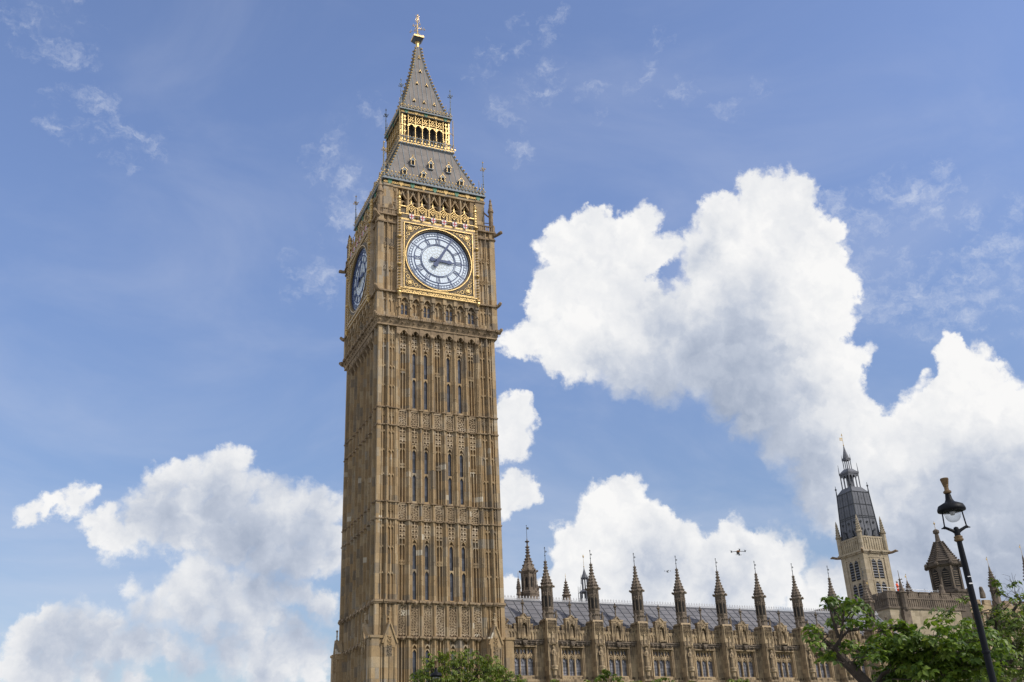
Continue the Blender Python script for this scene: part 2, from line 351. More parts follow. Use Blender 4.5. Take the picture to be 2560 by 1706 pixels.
def stone(name, tones, cell=(0.62, 0.78), fresh=0.983, fresh_col=(0.66, 0.60, 0.48), grime=0.45, grime_col=(0.10, 0.075, 0.05), gscale=0.5, drip=None):
    """ashlar: every block its own tone, a few fresh pale blocks, soot where the rain never washes"""
    m = bpy.data.materials.new(name); m.use_nodes = True; t = NT(m.node_tree)
    p = t.n['Principled BSDF']; p.inputs['Roughness'].default_value = 0.92; p.inputs['Specular IOR Level'].default_value = 0.2
    co = t.new('ShaderNodeTexCoord').outputs['Object']
    s = t.new('ShaderNodeSeparateXYZ'); t.put(s.inputs[0], co)
    u = t.math('ADD', t.math('MULTIPLY', s.outputs[0], 1.0), t.math('MULTIPLY', s.outputs[1], 1.0))
    z = s.outputs[2]
    row = t.math('FLOOR', t.math('DIVIDE', z, cell[1]))
    un = t.math('ADD', t.math('DIVIDE', u, cell[0]), t.math('MULTIPLY', row, 0.37))
    colm = t.math('FLOOR', un)
    cx = t.new('ShaderNodeCombineXYZ'); t.put(cx.inputs[0], colm); t.put(cx.inputs[1], row)
    wn = t.new('ShaderNodeTexWhiteNoise', noise_dimensions='3D'); t.put(wn.inputs['Vector'], cx.outputs[0])
    patch = t.noise(co, 0.22, 3, 0.6)
    k = t.math('ADD', t.math('MULTIPLY', wn.outputs['Value'], 0.66), t.math('MULTIPLY_ADD', t.math('SUBTRACT', patch, 0.5), 1.3, 0.22))
    base = t.ramp(k, [(i/(len(tones)-1), c) for i, c in enumerate(tones)])
    # vertical weather streaks
    sv = t.vmath('MULTIPLY', co, (2.6, 2.6, 0.16)); st = t.noise(sv, 1.0, 5, 0.65)
    base = t.mix(t.smooth(st, 0.50, 0.78, 0.0, 0.42), base, grime_col)
    # soot in larger clouds
    gr = t.noise(t.vmath('MULTIPLY', co, (1, 1, 0.7)), gscale, 7, 0.68)
    base = t.mix(t.smooth(gr, 0.50, 0.74, 0.0, grime), base, grime_col)
    fine = t.noise(co, 7.0, 5, 0.7)
    base = t.vmath('SCALE', base, scale=t.math('MULTIPLY_ADD', t.math('SUBTRACT', fine, 0.5), 0.7, 1.0))
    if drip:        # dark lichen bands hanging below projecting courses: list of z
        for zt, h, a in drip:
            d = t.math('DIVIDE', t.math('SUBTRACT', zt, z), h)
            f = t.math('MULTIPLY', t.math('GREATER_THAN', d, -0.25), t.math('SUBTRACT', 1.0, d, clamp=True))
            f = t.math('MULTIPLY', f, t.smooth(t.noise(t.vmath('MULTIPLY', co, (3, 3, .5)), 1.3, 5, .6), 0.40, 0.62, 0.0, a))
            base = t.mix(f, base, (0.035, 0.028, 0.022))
    # fresh pale replacement stones
    c2 = t.new('ShaderNodeCombineXYZ'); t.put(c2.inputs[0], t.math('FLOOR', t.math('DIVIDE', u, 0.44))); t.put(c2.inputs[1], t.math('FLOOR', t.math('DIVIDE', z, 0.5))); c2.inputs[2].default_value = 5.5
    w2 = t.new('ShaderNodeTexWhiteNoise', noise_dimensions='3D'); t.put(w2.inputs['Vector'], c2.outputs[0])
    low = t.smooth(z, 42.0, 26.0, 0.0, 1.0)
    fr = t.math('MULTIPLY', t.math('GREATER_THAN', w2.outputs['Value'], fresh), low)
    base = t.mix(t.math('MULTIPLY', fr, 0.8), base, fresh_col)
    # joints
    fz = t.math('FRACT', t.math('DIVIDE', z, cell[1])); jz = t.math('LESS_THAN', fz, 0.035)
    base = t.mix(t.math('MULTIPLY', jz, 0.30), base, grime_col)
    t.put(p.inputs['Base Color'], base)
    b = t.new('ShaderNodeBump'); b.inputs['Strength'].default_value = 0.5; b.inputs['Distance'].default_value = 0.04
    t.put(b.inputs['Height'], t.noise(co, 9.0, 6, 0.7)); t.l.new(b.outputs[0], p.inputs['Normal'])
    MAT[name] = m
    return m

HONEY = [(0.23, 0.175, 0.118), (0.29, 0.235, 0.168), (0.37, 0.262, 0.145), (0.425, 0.30, 0.165), (0.48, 0.365, 0.222), (0.36, 0.305, 0.232)]
HONEY = [tuple(q*.91 for q in c) for c in HONEY]
stone('honey_stone', HONEY, cell=(0.46, 0.92), grime=0.30)
stone('groove_shade_stone', [tuple(q*k for q, k in zip(c, (.74, .70, .64))) for c in HONEY], cell=(0.46, 0.92), grime=0.45, fresh=0.99)  # darker, browner copy of the tower stone: shade painted into the recessed panels
stone('sooty_stone', [(0.06, 0.05, 0.042), (0.11, 0.09, 0.072), (0.16, 0.13, 0.10)], cell=(0.6, 0.5), grime=0.6, gscale=1.2, fresh=2)
stone('carved_stone', [(0.28, 0.215, 0.14), (0.40, 0.30, 0.19), (0.48, 0.37, 0.24), (0.53, 0.43, 0.31)], cell=(0.9, 0.5), grime=0.4, gscale=1.6)
stone('recess_shade_stone', [(0.14, 0.105, 0.072), (0.215, 0.165, 0.112), (0.29, 0.225, 0.155)], cell=(0.8, 0.4), grime=0.6, gscale=1.8, fresh=2)  # dark tones paint the shade behind carving and in niches
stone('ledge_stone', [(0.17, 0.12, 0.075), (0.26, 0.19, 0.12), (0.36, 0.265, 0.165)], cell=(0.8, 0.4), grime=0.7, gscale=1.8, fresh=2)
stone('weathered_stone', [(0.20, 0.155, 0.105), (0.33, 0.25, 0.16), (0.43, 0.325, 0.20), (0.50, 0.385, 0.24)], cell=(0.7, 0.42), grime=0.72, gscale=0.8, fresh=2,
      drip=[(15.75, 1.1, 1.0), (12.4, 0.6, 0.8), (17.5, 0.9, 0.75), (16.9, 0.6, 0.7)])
stone('spire_stone', [(0.105, 0.085, 0.068), (0.175, 0.14, 0.108), (0.25, 0.20, 0.15)], cell=(0.5, 0.4), grime=0.65, gscale=1.2, fresh=2)
stone('pale_stone', [(0.26, 0.215, 0.145), (0.36, 0.30, 0.205), (0.43, 0.36, 0.25), (0.45, 0.38, 0.28)], cell=(0.8, 0.45), grime=0.35, gscale=0.5, fresh=2)
mat('gold', (0.57, 0.40, 0.165), rough=0.36, metal=0.6, var=0.20, scale=5, bump=0.5)
mat('dark_gold', (0.36, 0.24, 0.08), rough=0.5, metal=0.4, var=0.25, scale=8)
mat('dark_bronze', (0.11, 0.080, 0.045), rough=0.7, var=0.3, scale=5)  # even dark brown of the dial surround and cresting back
mat('dial_blue', (0.012, 0.038, 0.135), rough=0.5, var=0.2, scale=6)
mat('dial_glass', (0.70, 0.79, 0.87), rough=0.28, var=0.04, scale=1.2)
mat('leading', (0.56, 0.56, 0.50), rough=0.6, var=0.1)
mat('flag_white', (0.74, 0.73, 0.71), rough=0.6, var=0.04)
mat('flag_red', (0.42, 0.028, 0.035), rough=0.6, var=0.08)
mat('green_enamel', (0.015, 0.14, 0.065), rough=0.5, var=0.3)
mat('dark_frieze', (0.045, 0.05, 0.04), rough=0.6, var=0.3, scale=6)
mat('blue_iron', (0.17, 0.20, 0.22), rough=0.55, var=0.15, scale=4)
mat('dark_iron', (0.035, 0.04, 0.045), rough=0.5, var=0.2, scale=4)
mat('void', (0.012, 0.011, 0.010), rough=0.9, var=0.2)
mat('black_paint', (0.009, 0.010, 0.013), rough=0.5, var=0.15, scale=6, bump=0.1, spec=0.12)
mat('copper_gold', (0.15, 0.095, 0.042), rough=0.55, metal=0.3, var=0.35, scale=14)

def roof_metal(name, base, seam_z=0.0):
    m = mat(name, base, rough=0.68, metal=0.0, var=0.12, scale=0.7, spec=0.3)
    t = NT(m.node_tree); p = t.n['Principled BSDF']
    co = t.new('ShaderNodeTexCoord').outputs['Object']
    s = t.new('ShaderNodeSeparateXYZ'); t.put(s.inputs[0], co)
    cx = t.new('ShaderNodeCombineXYZ')
    t.put(cx.inputs[0], t.math('FLOOR', t.math('DIVIDE', t.math('ADD', s.outputs[0], s.outputs[1]), 0.98)))
    t.put(cx.inputs[1], t.math('FLOOR', t.math('DIVIDE', s.outputs[2], 0.62)))
    wn = t.new('ShaderNodeTexWhiteNoise'); t.put(wn.inputs['Vector'], cx.outputs[0])
    old = p.inputs['Base Color'].links[0].from_socket
    st = t.noise(t.vmath('MULTIPLY', co, (3, 3, .3)), 1.5, 5, .6)
    k = t.math('ADD', t.math('MULTIPLY_ADD', wn.outputs['Value'], 0.22, 0.80), t.math('MULTIPLY', st, 0.2))
    t.put(p.inputs['Base Color'], t.vmath('SCALE', old, scale=k))
    return m
roof_metal('roof_iron', (0.190, 0.168, 0.148))
roof_metal('lead_sheet', (0.155, 0.152, 0.162))
mat('cresting_iron', (0.55, 0.55, 0.56), rough=0.5, var=0.1)
roof_metal('spire_lead', (0.12, 0.125, 0.14))

def glass_mat(name, tint, rough=0.12, spec=0.9):
    m = bpy.data.materials.new(name); m.use_nodes = True; t = NT(m.node_tree)
    p = t.n['Principled BSDF']; p.inputs['Roughness'].default_value = rough
    co = t.new('ShaderNodeTexCoord').outputs['Object']
    s = t.new('ShaderNodeSeparateXYZ'); t.put(s.inputs[0], co)
    cx = t.new('ShaderNodeCombineXYZ')
    u = t.math('ADD', s.outputs[0], s.outputs[1])
    t.put(cx.inputs[0], t.math('FLOOR', t.math('DIVIDE', u, 0.34))); t.put(cx.inputs[1], t.math('FLOOR', t.math('DIVIDE', s.outputs[2], 0.45)))
    wn = t.new('ShaderNodeTexWhiteNoise'); t.put(wn.inputs['Vector'], cx.outputs[0])
    c = t.vmath('SCALE', tint, scale=t.math('MULTIPLY_ADD', wn.outputs['Value'], 1.1, 0.45))
    t.put(p.inputs['Base Color'], c)
    p.inputs['Specular IOR Level'].default_value = spec
    b = t.new('ShaderNodeBump'); b.inputs['Strength'].default_value = 0.25; b.inputs['Distance'].default_value = 0.03
    t.put(b.inputs['Height'], wn.outputs['Value']); t.l.new(b.outputs[0], p.inputs['Normal'])
    MAT[name] = m
glass_mat('slit_glass', (0.055, 0.060, 0.075), rough=0.3, spec=0.35)
glass_mat('palace_glass', (0.17, 0.165, 0.185), rough=0.25)
gm = bpy.data.materials.new('clear_glass'); gm.use_nodes = True; gt = NT(gm.node_tree); gt.n.clear()
ga = gt.new('ShaderNodeBsdfTransparent'); ga.inputs[0].default_value = (.86, .87, .88, 1)
gb = gt.new('ShaderNodeBsdfGlossy'); gb.inputs['Roughness'].default_value = 0.04; gb.inputs[0].default_value = (.8, .8, .8, 1)
gf = gt.new('ShaderNodeLayerWeight'); gf.inputs[0].default_value = 0.25
gx = gt.new('ShaderNodeMixShader'); gt.put(gx.inputs[0], gt.math('MULTIPLY_ADD', gf.outputs['Facing'], 0.55, 0.05))
gt.l.new(ga.outputs[0], gx.inputs[1]); gt.l.new(gb.outputs[0], gx.inputs[2])
go_ = gt.new('ShaderNodeOutputMaterial'); gt.l.new(gx.outputs[0], go_.inputs[0])
MAT['clear_glass'] = gm

def leaf_mat(name, dark, mid, light, trans=0.27):
    m = bpy.data.materials.new(name); m.use_nodes = True; t = NT(m.node_tree); t.n.clear()
    g = t.new('ShaderNodeNewGeometry').outputs['Random Per Island']
    co = t.new('ShaderNodeTexCoord').outputs['Object']
    k = t.math('ADD', t.math('MULTIPLY', g, 0.6), t.math('MULTIPLY_ADD', t.math('SUBTRACT', t.noise(co, 1.1, 4, .6), .5), 1.3, 0.2))
    c = t.ramp(k, [(0.0, dark), (0.45, mid), (0.9, light), (1.0, (light[0]*1.5, light[1]*1.15, light[2]*.8))])
    d = t.new('ShaderNodeBsdfPrincipled'); t.put(d.inputs['Base Color'], c); d.inputs['Roughness'].default_value = 0.45
    d.inputs['Specular IOR Level'].default_value = 0.35
    tr = t.new('ShaderNodeBsdfTranslucent'); t.put(tr.inputs[0], t.mix(1.0, c, (1.5, 1.6, 0.6), 'MULTIPLY'))
    mx = t.new('ShaderNodeMixShader'); mx.inputs[0].default_value = trans
    t.l.new(d.outputs[0], mx.inputs[1]); t.l.new(tr.outputs[0], mx.inputs[2])
    o = t.new('ShaderNodeOutputMaterial'); t.l.new(mx.outputs[0], o.inputs[0])
    MAT[name] = m
leaf_mat('leaf_broad', (0.030, 0.060, 0.010), (0.085, 0.142, 0.020), (0.20, 0.27, 0.04))
leaf_mat('leaf_fine', (0.040, 0.066, 0.014), (0.10, 0.150, 0.026), (0.20, 0.25, 0.05))
leaf_mat('leaf_street', (0.036, 0.064, 0.008), (0.100, 0.145, 0.014), (0.21, 0.24, 0.025))
mat('bark', (0.055, 0.042, 0.032), rough=0.9, var=0.35, scale=9, bump=0.8)
mat('orange_cloth', (0.85, 0.10, 0.02), rough=0.8, var=0.05)
mat('reflective', (0.6, 0.6, 0.5), rough=0.5, var=0.05)
mat('skin', (0.42, 0.24, 0.16), rough=0.6, var=0.05)
mat('helmet', (0.55, 0.50, 0.42), rough=0.4, var=0.05)
mat('grey_plastic', (0.16, 0.16, 0.17), rough=0.5, var=0.1)
mat('orange_plastic', (0.36, 0.16, 0.06), rough=0.5, var=0.1)
mat('asphalt', (0.05, 0.05, 0.052), rough=0.9, var=0.2, scale=1.5, bump=0.4)
mat('paving', (0.26, 0.25, 0.235), rough=0.9, var=0.15, scale=0.8, bump=0.3)
mat('lawn', (0.045, 0.085, 0.02), rough=0.95, var=0.3, scale=2.5, bump=0.6)
mat('white_line', (0.75, 0.75, 0.73), rough=0.8, var=0.05)
mat('kerb_stone', (0.30, 0.29, 0.28), rough=0.9, var=0.1)
mat('steel', (0.45, 0.46, 0.47), rough=0.4, metal=0.6, var=0.1)

# ------------------------------------------------------------------ the clock tower
TW = thing('clock_tower', 'tall honey stone clock tower with gilded clock faces and a pointed iron spire', 'tower')
def face(k):
    """local (s, d, z): s to the right along face k seen from outside, d outwards from the axis"""
    a = [(1, 0, 0, -1), (0, -1, -1, 0), (-1, 0, 0, 1), (0, 1, 1, 0)][k]
    return lambda p: (a[0]*p[0]+a[1]*p[1], a[2]*p[0]+a[3]*p[1], p[2])
ALL = [face(k) for k in range(4)]
P_ = 1.22
BAYS = [(i-3)*P_ for i in range(7)]
PIERS = [(i-3.5)*P_ for i in range(8)]

# --- shaft: core, piers between the bays, panel ribs
g = G()
g.box(-5.35, 5.35, -5.35, 5.35, 0, 47)
for fx in ALL:
    g.xf = fx
    for z0, z1 in ((0, 15.5), (18.75, 26.1), (28.0, 35.4), (37.4, 45.7)):
        for i, c in enumerate(BAYS):
            lit = i in (1, 2, 4, 5)
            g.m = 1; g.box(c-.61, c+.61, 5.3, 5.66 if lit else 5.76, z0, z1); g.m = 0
            if lit:
                for q in (-1, 1):
                    g.box(c+q*.22-.03, c+q*.22+.03, 5.5, 5.88, z0, z1)
                    g.box(c+q*.33-.03, c+q*.33+.03, 5.5, 5.96, z0, z1)
            else:
                for q in (-.30, 0, .30): g.box(c+q-.035, c+q+.035, 5.6, 5.95, z0, z1)
                zm = (z0+z1)/2
                if z0 > 1:
                    for q in (-.13, .13):
                        g.ring(c+q, zm, .05, .11, 5.6, 5.97, 6); g.ring(c+q, zm-.26, .05, .11, 5.6, 5.97, 6)
                    g.arch(c-.24, c, z1-2.4, z1-2.15, z1-2.1, 5.6, 5.95, 3); g.arch(c, c+.24, z1-2.4, z1-2.15, z1-2.1, 5.6, 5.95, 3)
    for x in PIERS:
        g.box(x-.21, x+.21, 5.3, 6.0, 0, 45.9)
        g.box(x-.10, x+.10, 5.9, 6.12, 0, 45.9)
        g.box(x-.035, x+.035, 6.0, 6.2, 0, 45.9)
        for z in (20.7, 22.4, 24.1, 29.6, 31.3, 33.0, 38.9, 40.7, 42.5, 44.3): g.box(x-.07, x+.07, 6.1, 6.23, z, z+.09)
shaft = g.build('shaft', [MAT['honey_stone'], MAT['groove_shade_stone']], TW)

# --- corner buttresses, each a mesh of its own (seen from outside they wrap both sides of the corner)
def corner(k):
    g = G(face(k))
    g.box(4.36, 6.08, 4.36, 6.08, 0, 46.5)                 # local frame: +s, +d corner
    for swap in (False, True):
        base = face(k)
        g.xf = base if not swap else (lambda p, b=base: b((p[1], p[0], p[2])))
        B = lambda s0, s1, d, z0, z1: g.box(s0, s1, 5.9, d, z0, z1)
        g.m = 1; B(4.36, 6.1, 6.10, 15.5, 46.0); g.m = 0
        for s0, s1, d in ((4.34, 4.46, 6.26), (4.52, 4.58, 6.2), (5.16, 5.22, 6.3), (5.24, 5.40, 6.40), (5.29, 5.35, 6.46), (5.42, 5.48, 6.3), (6.03, 6.29, 6.285)):
            B(s0, s1, d, 15.5, 46.0)
        for m, w in ((4.86, .045), (5.76, .045)): B(m-w, m+w, 6.22, 15.5, 46.0)
        for z0, z1, n in ((18.8, 26.0, 3), (28.1, 35.3, 3), (37.5, 45.8, 4)):
            for i in range(1, n+1):
                z = z0+(z1-z0)*i/n-.5 if i == n else z0+(z1-z0)*i/n
                for a, b in ((4.58, 4.82), (4.90, 5.16), (5.48, 5.72), (5.80, 6.03)):
                    g.arch(a, b, z-.16, z, z+.05, 5.95, 6.21, 3); g.box((a+b)/2-.05, (a+b)/2+.05, 6.0, 6.24, z-.02, z+.14)
        for z0, z1 in ((26.45, 27.75), (35.7, 37.15)):
            for a, b in ((4.60, 4.82), (4.92, 5.14), (5.50, 5.72), (5.82, 6.02)):
                g.tracery(a, b, z1-.75, z1-.05, 6.0, 6.22)
        g.tracery(4.95, 5.15, 17.2, 18.2, 6.0, 6.22); g.tracery(5.55, 5.75, 17.2, 18.2, 6.0, 6.22)
        # heads under the clock stage
        for a, b in ((4.60, 4.82), (4.92, 5.14), (5.50, 5.72), (5.82, 6.02)): g.tracery(a, b, 44.6, 45.6, 6.0, 6.24)
        # gabled pier of the lowest stage
        B(5.05-.52, 5.05+.52, 6.88, 0, 14.9); B(4.36, 6.1, 6.66, 0, 14.2)
        for q in (-.46, 0, .46): g.box(5.05+q-.04, 5.05+q+.04, 6.8, 6.97, 0, 14.6)
        g.box(4.34, 6.9, 6.0, 6.72, 0, 15.4)
        for q in (4.45, 4.75, 5.75, 6.1, 6.45, 6.8): g.box(q-.04, q+.04, 6.6, 6.80, 0, 15.2)
        g.box(4.34, 6.98, 6.0, 6.86, 15.4, 15.62)
        g.prism([(4.50, 14.6), (5.60, 14.6), (5.60, 15.0), (5.05, 16.6), (4.50, 15.0)], 5.9, 6.92)
        for q in (-1, 1): g.bar(5.05+q*.68, 14.95, 5.05, 16.8, .12, 6.3, 7.02)
        g.tracery(4.85, 5.25, 14.0, 15.6, 6.9, 7.0)
        g.box(5.0, 5.1, 6.75, 6.85, 16.7, 17.65); g.box(4.85, 5.25, 6.76, 6.84, 17.15, 17.26)
        g.ball((5.05, 6.8, 17.7), .12); g.box(4.94, 5.16, 6.7, 6.9, 16.8, 16.9)
        for i in range(5):
            for q in (-1, 1): g.ball((5.05+q*(.64-.13*i), 6.96, 15.15+.33*i), .085)
    return g.build('corner_buttress', [MAT['honey_stone'], MAT['groove_shade_stone']], TW)
for k in range(4): corner(k)

# --- string courses: step forward over every pier
def string(z, h, extra=0.0, name='string_course', bosses=False, low=15.0):
    g = G()
    for k, fx in enumerate(ALL):
        g.xf = fx
        g.box(-4.4, 4.4, 5.3, 6.08+extra, z, z+h); g.box(-4.4, 4.4, 5.3, 5.98+extra, z-h*.6, z)
        for x in PIERS: g.box(x-.24, x+.24, 5.9, 6.30+extra, z, z+h)
        for a, b, d in ((4.32, 6.36, 6.38), (5.14, 5.50, 6.54)):
            g.box(a, b, 5.9, d+extra, z, z+h); g.box(a, b, 5.9, d-.08+extra, z-h*.6, z)
            g.box(-b, -a, 5.9, d+extra, z, z+h); g.box(-b, -a, 5.9, d-.08+extra, z-h*.6, z)
        if bosses:
            for x in BAYS: g.ball((x, 6.12+extra, z), .19); g.ball((x, 6.1+extra, z-.1), .14)
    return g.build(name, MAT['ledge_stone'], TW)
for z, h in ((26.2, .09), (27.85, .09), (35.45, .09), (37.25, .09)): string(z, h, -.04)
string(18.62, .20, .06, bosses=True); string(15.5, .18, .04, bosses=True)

# --- carved friezes between the storeys
def frieze(z0, z1, d0=5.82):
    g = G(); g.box(-5.37, 5.37, -5.37, 5.37, z0, z1)
    for fx in ALL:
        g.xf = fx
        for c in BAYS:
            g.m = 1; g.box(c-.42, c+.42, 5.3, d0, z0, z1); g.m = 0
            g.box(c-.42, c-.36, d0-.1, d0+.2, z0, z1); g.box(c+.36, c+.42, d0-.1, d0+.2, z0, z1); g.box(c-.36, c+.36, d0-.1, d0+.2, z1-.08, z1)
            rr = random.Random(int(c*100)+int(z0*10))
            for x0 in (c-.35, c-.115, c+.12):
                z = z0+.04
                while z < z1-.15:
                    h = rr.uniform(.17, .30); x = x0+.115; zc = z+h/2; k = rr.random()
                    if k < .45: g.ring(x, zc, .035, .085, d0-.02, d0+rr.uniform(.10, .18), 6)
                    elif k < .75: g.bar(x-.10, z, x+.10, z+h, .05, d0-.02, d0+.14); g.ball((x, d0+.06, zc), .075, 5, 4)
                    else: g.bar(x+.10, z, x-.10, z+h, .05, d0-.02, d0+.14); g.bar(x-.1, zc, x+.1, zc, .04, d0-.02, d0+.12)
                    z += h
            for x in (c-.125, c+.125): g.box(x-.018, x+.018, d0-.02, d0+.16, z0, z1)
    return g.build('carved_frieze', [MAT['carved_stone'], MAT['recess_shade_stone']], TW)
frieze(26.3, 27.8); frieze(35.6, 37.2); frieze(15.75, 18.5)
for zt in (26.1, 35.4, 45.5):                               # carved heads above the lancets
    g = G(); g.box(-5.37, 5.37, -5.37, 5.37, zt-1.4, zt)
    for fx in ALL:
        g.xf = fx
        for c in BAYS:
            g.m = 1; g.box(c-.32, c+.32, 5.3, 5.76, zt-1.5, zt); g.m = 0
            for i in range(3):
                z = zt-.25-i*.48
                for q in (-.16, .16): g.arch(c+q-.14, c+q+.14, z-.22, z-.04, z+.02, 5.7, 5.97, 4); g.bar(c+q-.12, z-.40, c+q+.12, z-.24, .05, 5.7, 5.95); g.bar(c+q+.12, z-.40, c+q-.12, z-.24, .05, 5.7, 5.95)
            g.box(c-.03, c+.03, 5.7, 5.97, zt-1.5, zt)
    g.build('carved_frieze', [MAT['carved_stone'], MAT['recess_shade_stone']], TW)

# --- lancet windows (two lights one over the other)
def lancet(k, c, z0, z1):
    g = G(face(k)); zm = z0+(z1-z0)*.53
    g.m = 0
    for a, b in ((z0, zm-.06), (zm+.06, z1)):
        g.box(c-.175, c+.175, 5.5, 5.705, a, b)
    g.m = 1
    g.box(c-.19, c+.19, 5.5, 5.86, zm-.06, zm+.06); g.box(c-.24, c+.24, 5.5, 5.93, z0-.18, z0)
    for zt in (zm-.06, z1): g.arch(c-.19, c+.19, zt-.30, zt-.03, zt+.03, 5.66, 5.86, 4)
    g.arch(c-.24, c+.24, z1-.05, z1+.35, z1+.45, 5.56, 5.92, 4)
    g.m = 2
    for i in range(1, 8): g.box(c-.175, c+.175, 5.69, 5.72, z0+(z1-z0)*i/8-.015, z0+(z1-z0)*i/8+.015)
    g.build('lancet_window', [MAT['slit_glass'], MAT['honey_stone'], MAT['dark_iron']], TW)
for k in (0, 1):
    for c in (BAYS[1], BAYS[2], BAYS[4], BAYS[5]):
        for z0, z1 in ((18.95, 24.1), (28.15, 33.3), (37.55, 43.6), (8.2, 14.6)): lancet(k, c, z0, z1)

# --- corbel table and clock stage
g = G()
for fx in ALL:
    g.xf = fx
    for c in BAYS:
        g.arch(c-.44, c+.44, 45.25, 45.75, 46.0, 5.9, 6.42, 5)
        for q in (-.2, .2): g.box(c+q-.03, c+q+.03, 6.0, 6.36, 45.35, 45.75)
    for x in PIERS:
        g.frus((x-.14, x+.14, 5.9, 6.15), 44.6, (x-.19, x+.19, 5.9, 6.5), 45.3); g.box(x-.19, x+.19, 5.9, 6.46, 45.3, 46.0)
        g.ball((x, 6.5, 45.2), .13)
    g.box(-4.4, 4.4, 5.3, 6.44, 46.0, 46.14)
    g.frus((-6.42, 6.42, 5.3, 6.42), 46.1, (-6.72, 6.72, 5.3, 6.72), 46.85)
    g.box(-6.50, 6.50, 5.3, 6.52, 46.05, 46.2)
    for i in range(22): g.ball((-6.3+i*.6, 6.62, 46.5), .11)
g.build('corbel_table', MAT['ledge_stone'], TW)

g = G()
g.box(-6.2, 6.2, -6.2, 6.2, 46.6, 59.2)
for fx in ALL:
    g.xf = fx
    g.box(-4.4, 4.4, 6.1, 6.24, 46.9, 49.8)
    g.box(-4.3, 4.3, 6.1, 6.48, 49.7, 59.3)
    for sgn in (-1, 1):
        S = lambda a, b, d, z0, z1: g.box(min(sgn*a, sgn*b), max(sgn*a, sgn*b), 6.0, d, z0, z1)
        S(4.3, 6.3, 6.36, 46.9, 59.0)
        for a, b, d in ((4.42, 4.54, 6.52), (4.62, 4.68, 6.46), (5.38, 5.48, 6.52), (5.52, 5.60, 6.60), (6.36, 6.60, 6.598)):
            S(a, b, d, 46.9, 58.9)
        for a in (5.03, 5.98): S(a-.045, a+.045, 6.47, 46.9, 58.9)
        for zz in (55.3, 52.6):
            for a in (4.90, 5.20, 5.82, 6.14):
                for dz in (-.16, .16): g.ring(sgn*a, zz+dz, .07, .14, 6.3, 6.5, 8)
            S(4.68, 5.38, 6.42, zz-.05, zz+.05); S(5.6, 6.36, 6.42, zz-.05, zz+.05)
        for a, b in ((4.68, 4.99), (5.07, 5.38), (5.60, 5.94), (6.02, 6.36)):
            for zt in (58.3, 49.0): g.arch(min(sgn*a, sgn*b), max(sgn*a, sgn*b), zt-.4, zt-.05, zt+.1, 6.3, 6.46, 4)
            g.tracery(min(sgn*a, sgn*b), max(sgn*a, sgn*b), 58.4, 58.85, 6.3, 6.46)
            g.tracery(min(sgn*a, sgn*b), max(sgn*a, sgn*b), 49.15, 49.6, 6.3, 6.46)
            S(a, b, 6.50, 46.95, 47.5)
    # niches below the dial
    for x in PIERS:
        g.box(x-.17, x+.17, 6.1, 6.56, 46.9, 49.9); g.box(x-.07, x+.07, 6.5, 6.68, 46.9, 49.2)
        g.box(x-.21, x+.21, 6.1, 6.64, 48.1, 48.25); g.box(x-.21, x+.21, 6.1, 6.78, 49.1, 49.8)
        g.ball((x, 6.68, 47.2), .14); g.ball((x, 6.70, 48.2), .12)
    for c in BAYS:
        g.arch(c-.45, c+.45, 48.75, 49.35, 49.85, 6.2, 6.64, 6)
        for q in (-.22, .22): g.arch(c+q-.22, c+q+.22, 48.5, 48.8, 48.95, 6.15, 6.40, 4)
        g.box(c-.04, c+.04, 6.2, 6.40, 47.4, 49.2)
        for q in (-.42, .42): g.box(c+q-.04, c+q+.04, 6.2, 6.44, 47.3, 48.9)
        g.box(c-.45, c+.45, 6.1, 6.46, 46.9, 47.45)
        for i in range(5): g.box(c-.38+i*.19-.03, c-.38+i*.19+.03, 6.4, 6.52, 46.95, 47.4)
g.m = 1
for fx in ALL:
    g.xf = fx
    for sgn in (-1, 1):
        for z, d in ((49.75, 6.74), (57.95, 6.62)):
            a, b = sorted((sgn*4.5, sgn*6.74)); g.box(a, b, 6.0, d, z, z+.17)
stage = g.build('clock_stage', [MAT['honey_stone'], MAT['ledge_stone']], TW)
g = G()
for fx in ALL:
    g.xf = fx
    g.box(-6.78, 6.78, 6.0, 6.80, 46.82, 47.0)
    for x in PIERS+[-5.5, 5.5, -6.5, 6.5]: g.box(x-.24, x+.24, 6.2, 6.92, 46.76, 47.02); g.ball((x, 6.86, 46.8), .14)
g.build('stage_ledge', MAT['ledge_stone'], TW)
for k in range(4):                                          # balustraded balcony round each corner
    base = face(k); g = G(base)
    for swap in (False, True):
        g.xf = base if not swap else (lambda p, base=base: base((p[1], p[0], p[2])))
        g.box(4.5, 6.74, 6.0, 6.76, 58.85, 59.02); g.box(4.5, 6.62, 6.46, 6.64, 59.62, 59.74)
        for i in range(9): q = 4.6+i*.245; g.box(q-.05, q+.05, 6.5, 6.6, 59.0, 59.65)
        g.box(6.42, 6.68, 6.42, 6.68, 59.0, 59.9)
    g.build('corner_balustrade', MAT['ledge_stone'], TW)
for k in (0, 1):
    for c in (BAYS[0], BAYS[2], BAYS[4], BAYS[6]):
        w = G(face(k)); w.m = 0
        for q in (-.2, .2): w.box(c+q-.13, c+q+.13, 6.2, 6.275, 47.55, 48.6)
        w.m = 1; w.box(c-.035, c+.035, 6.2, 6.34, 47.5, 48.75)
        for q in (-.2, .2): w.box(c+q-.13, c+q+.13, 6.2, 6.31, 48.05, 48.09)
        w.build('niche_window', [MAT['slit_glass'], MAT['honey_stone']], TW)

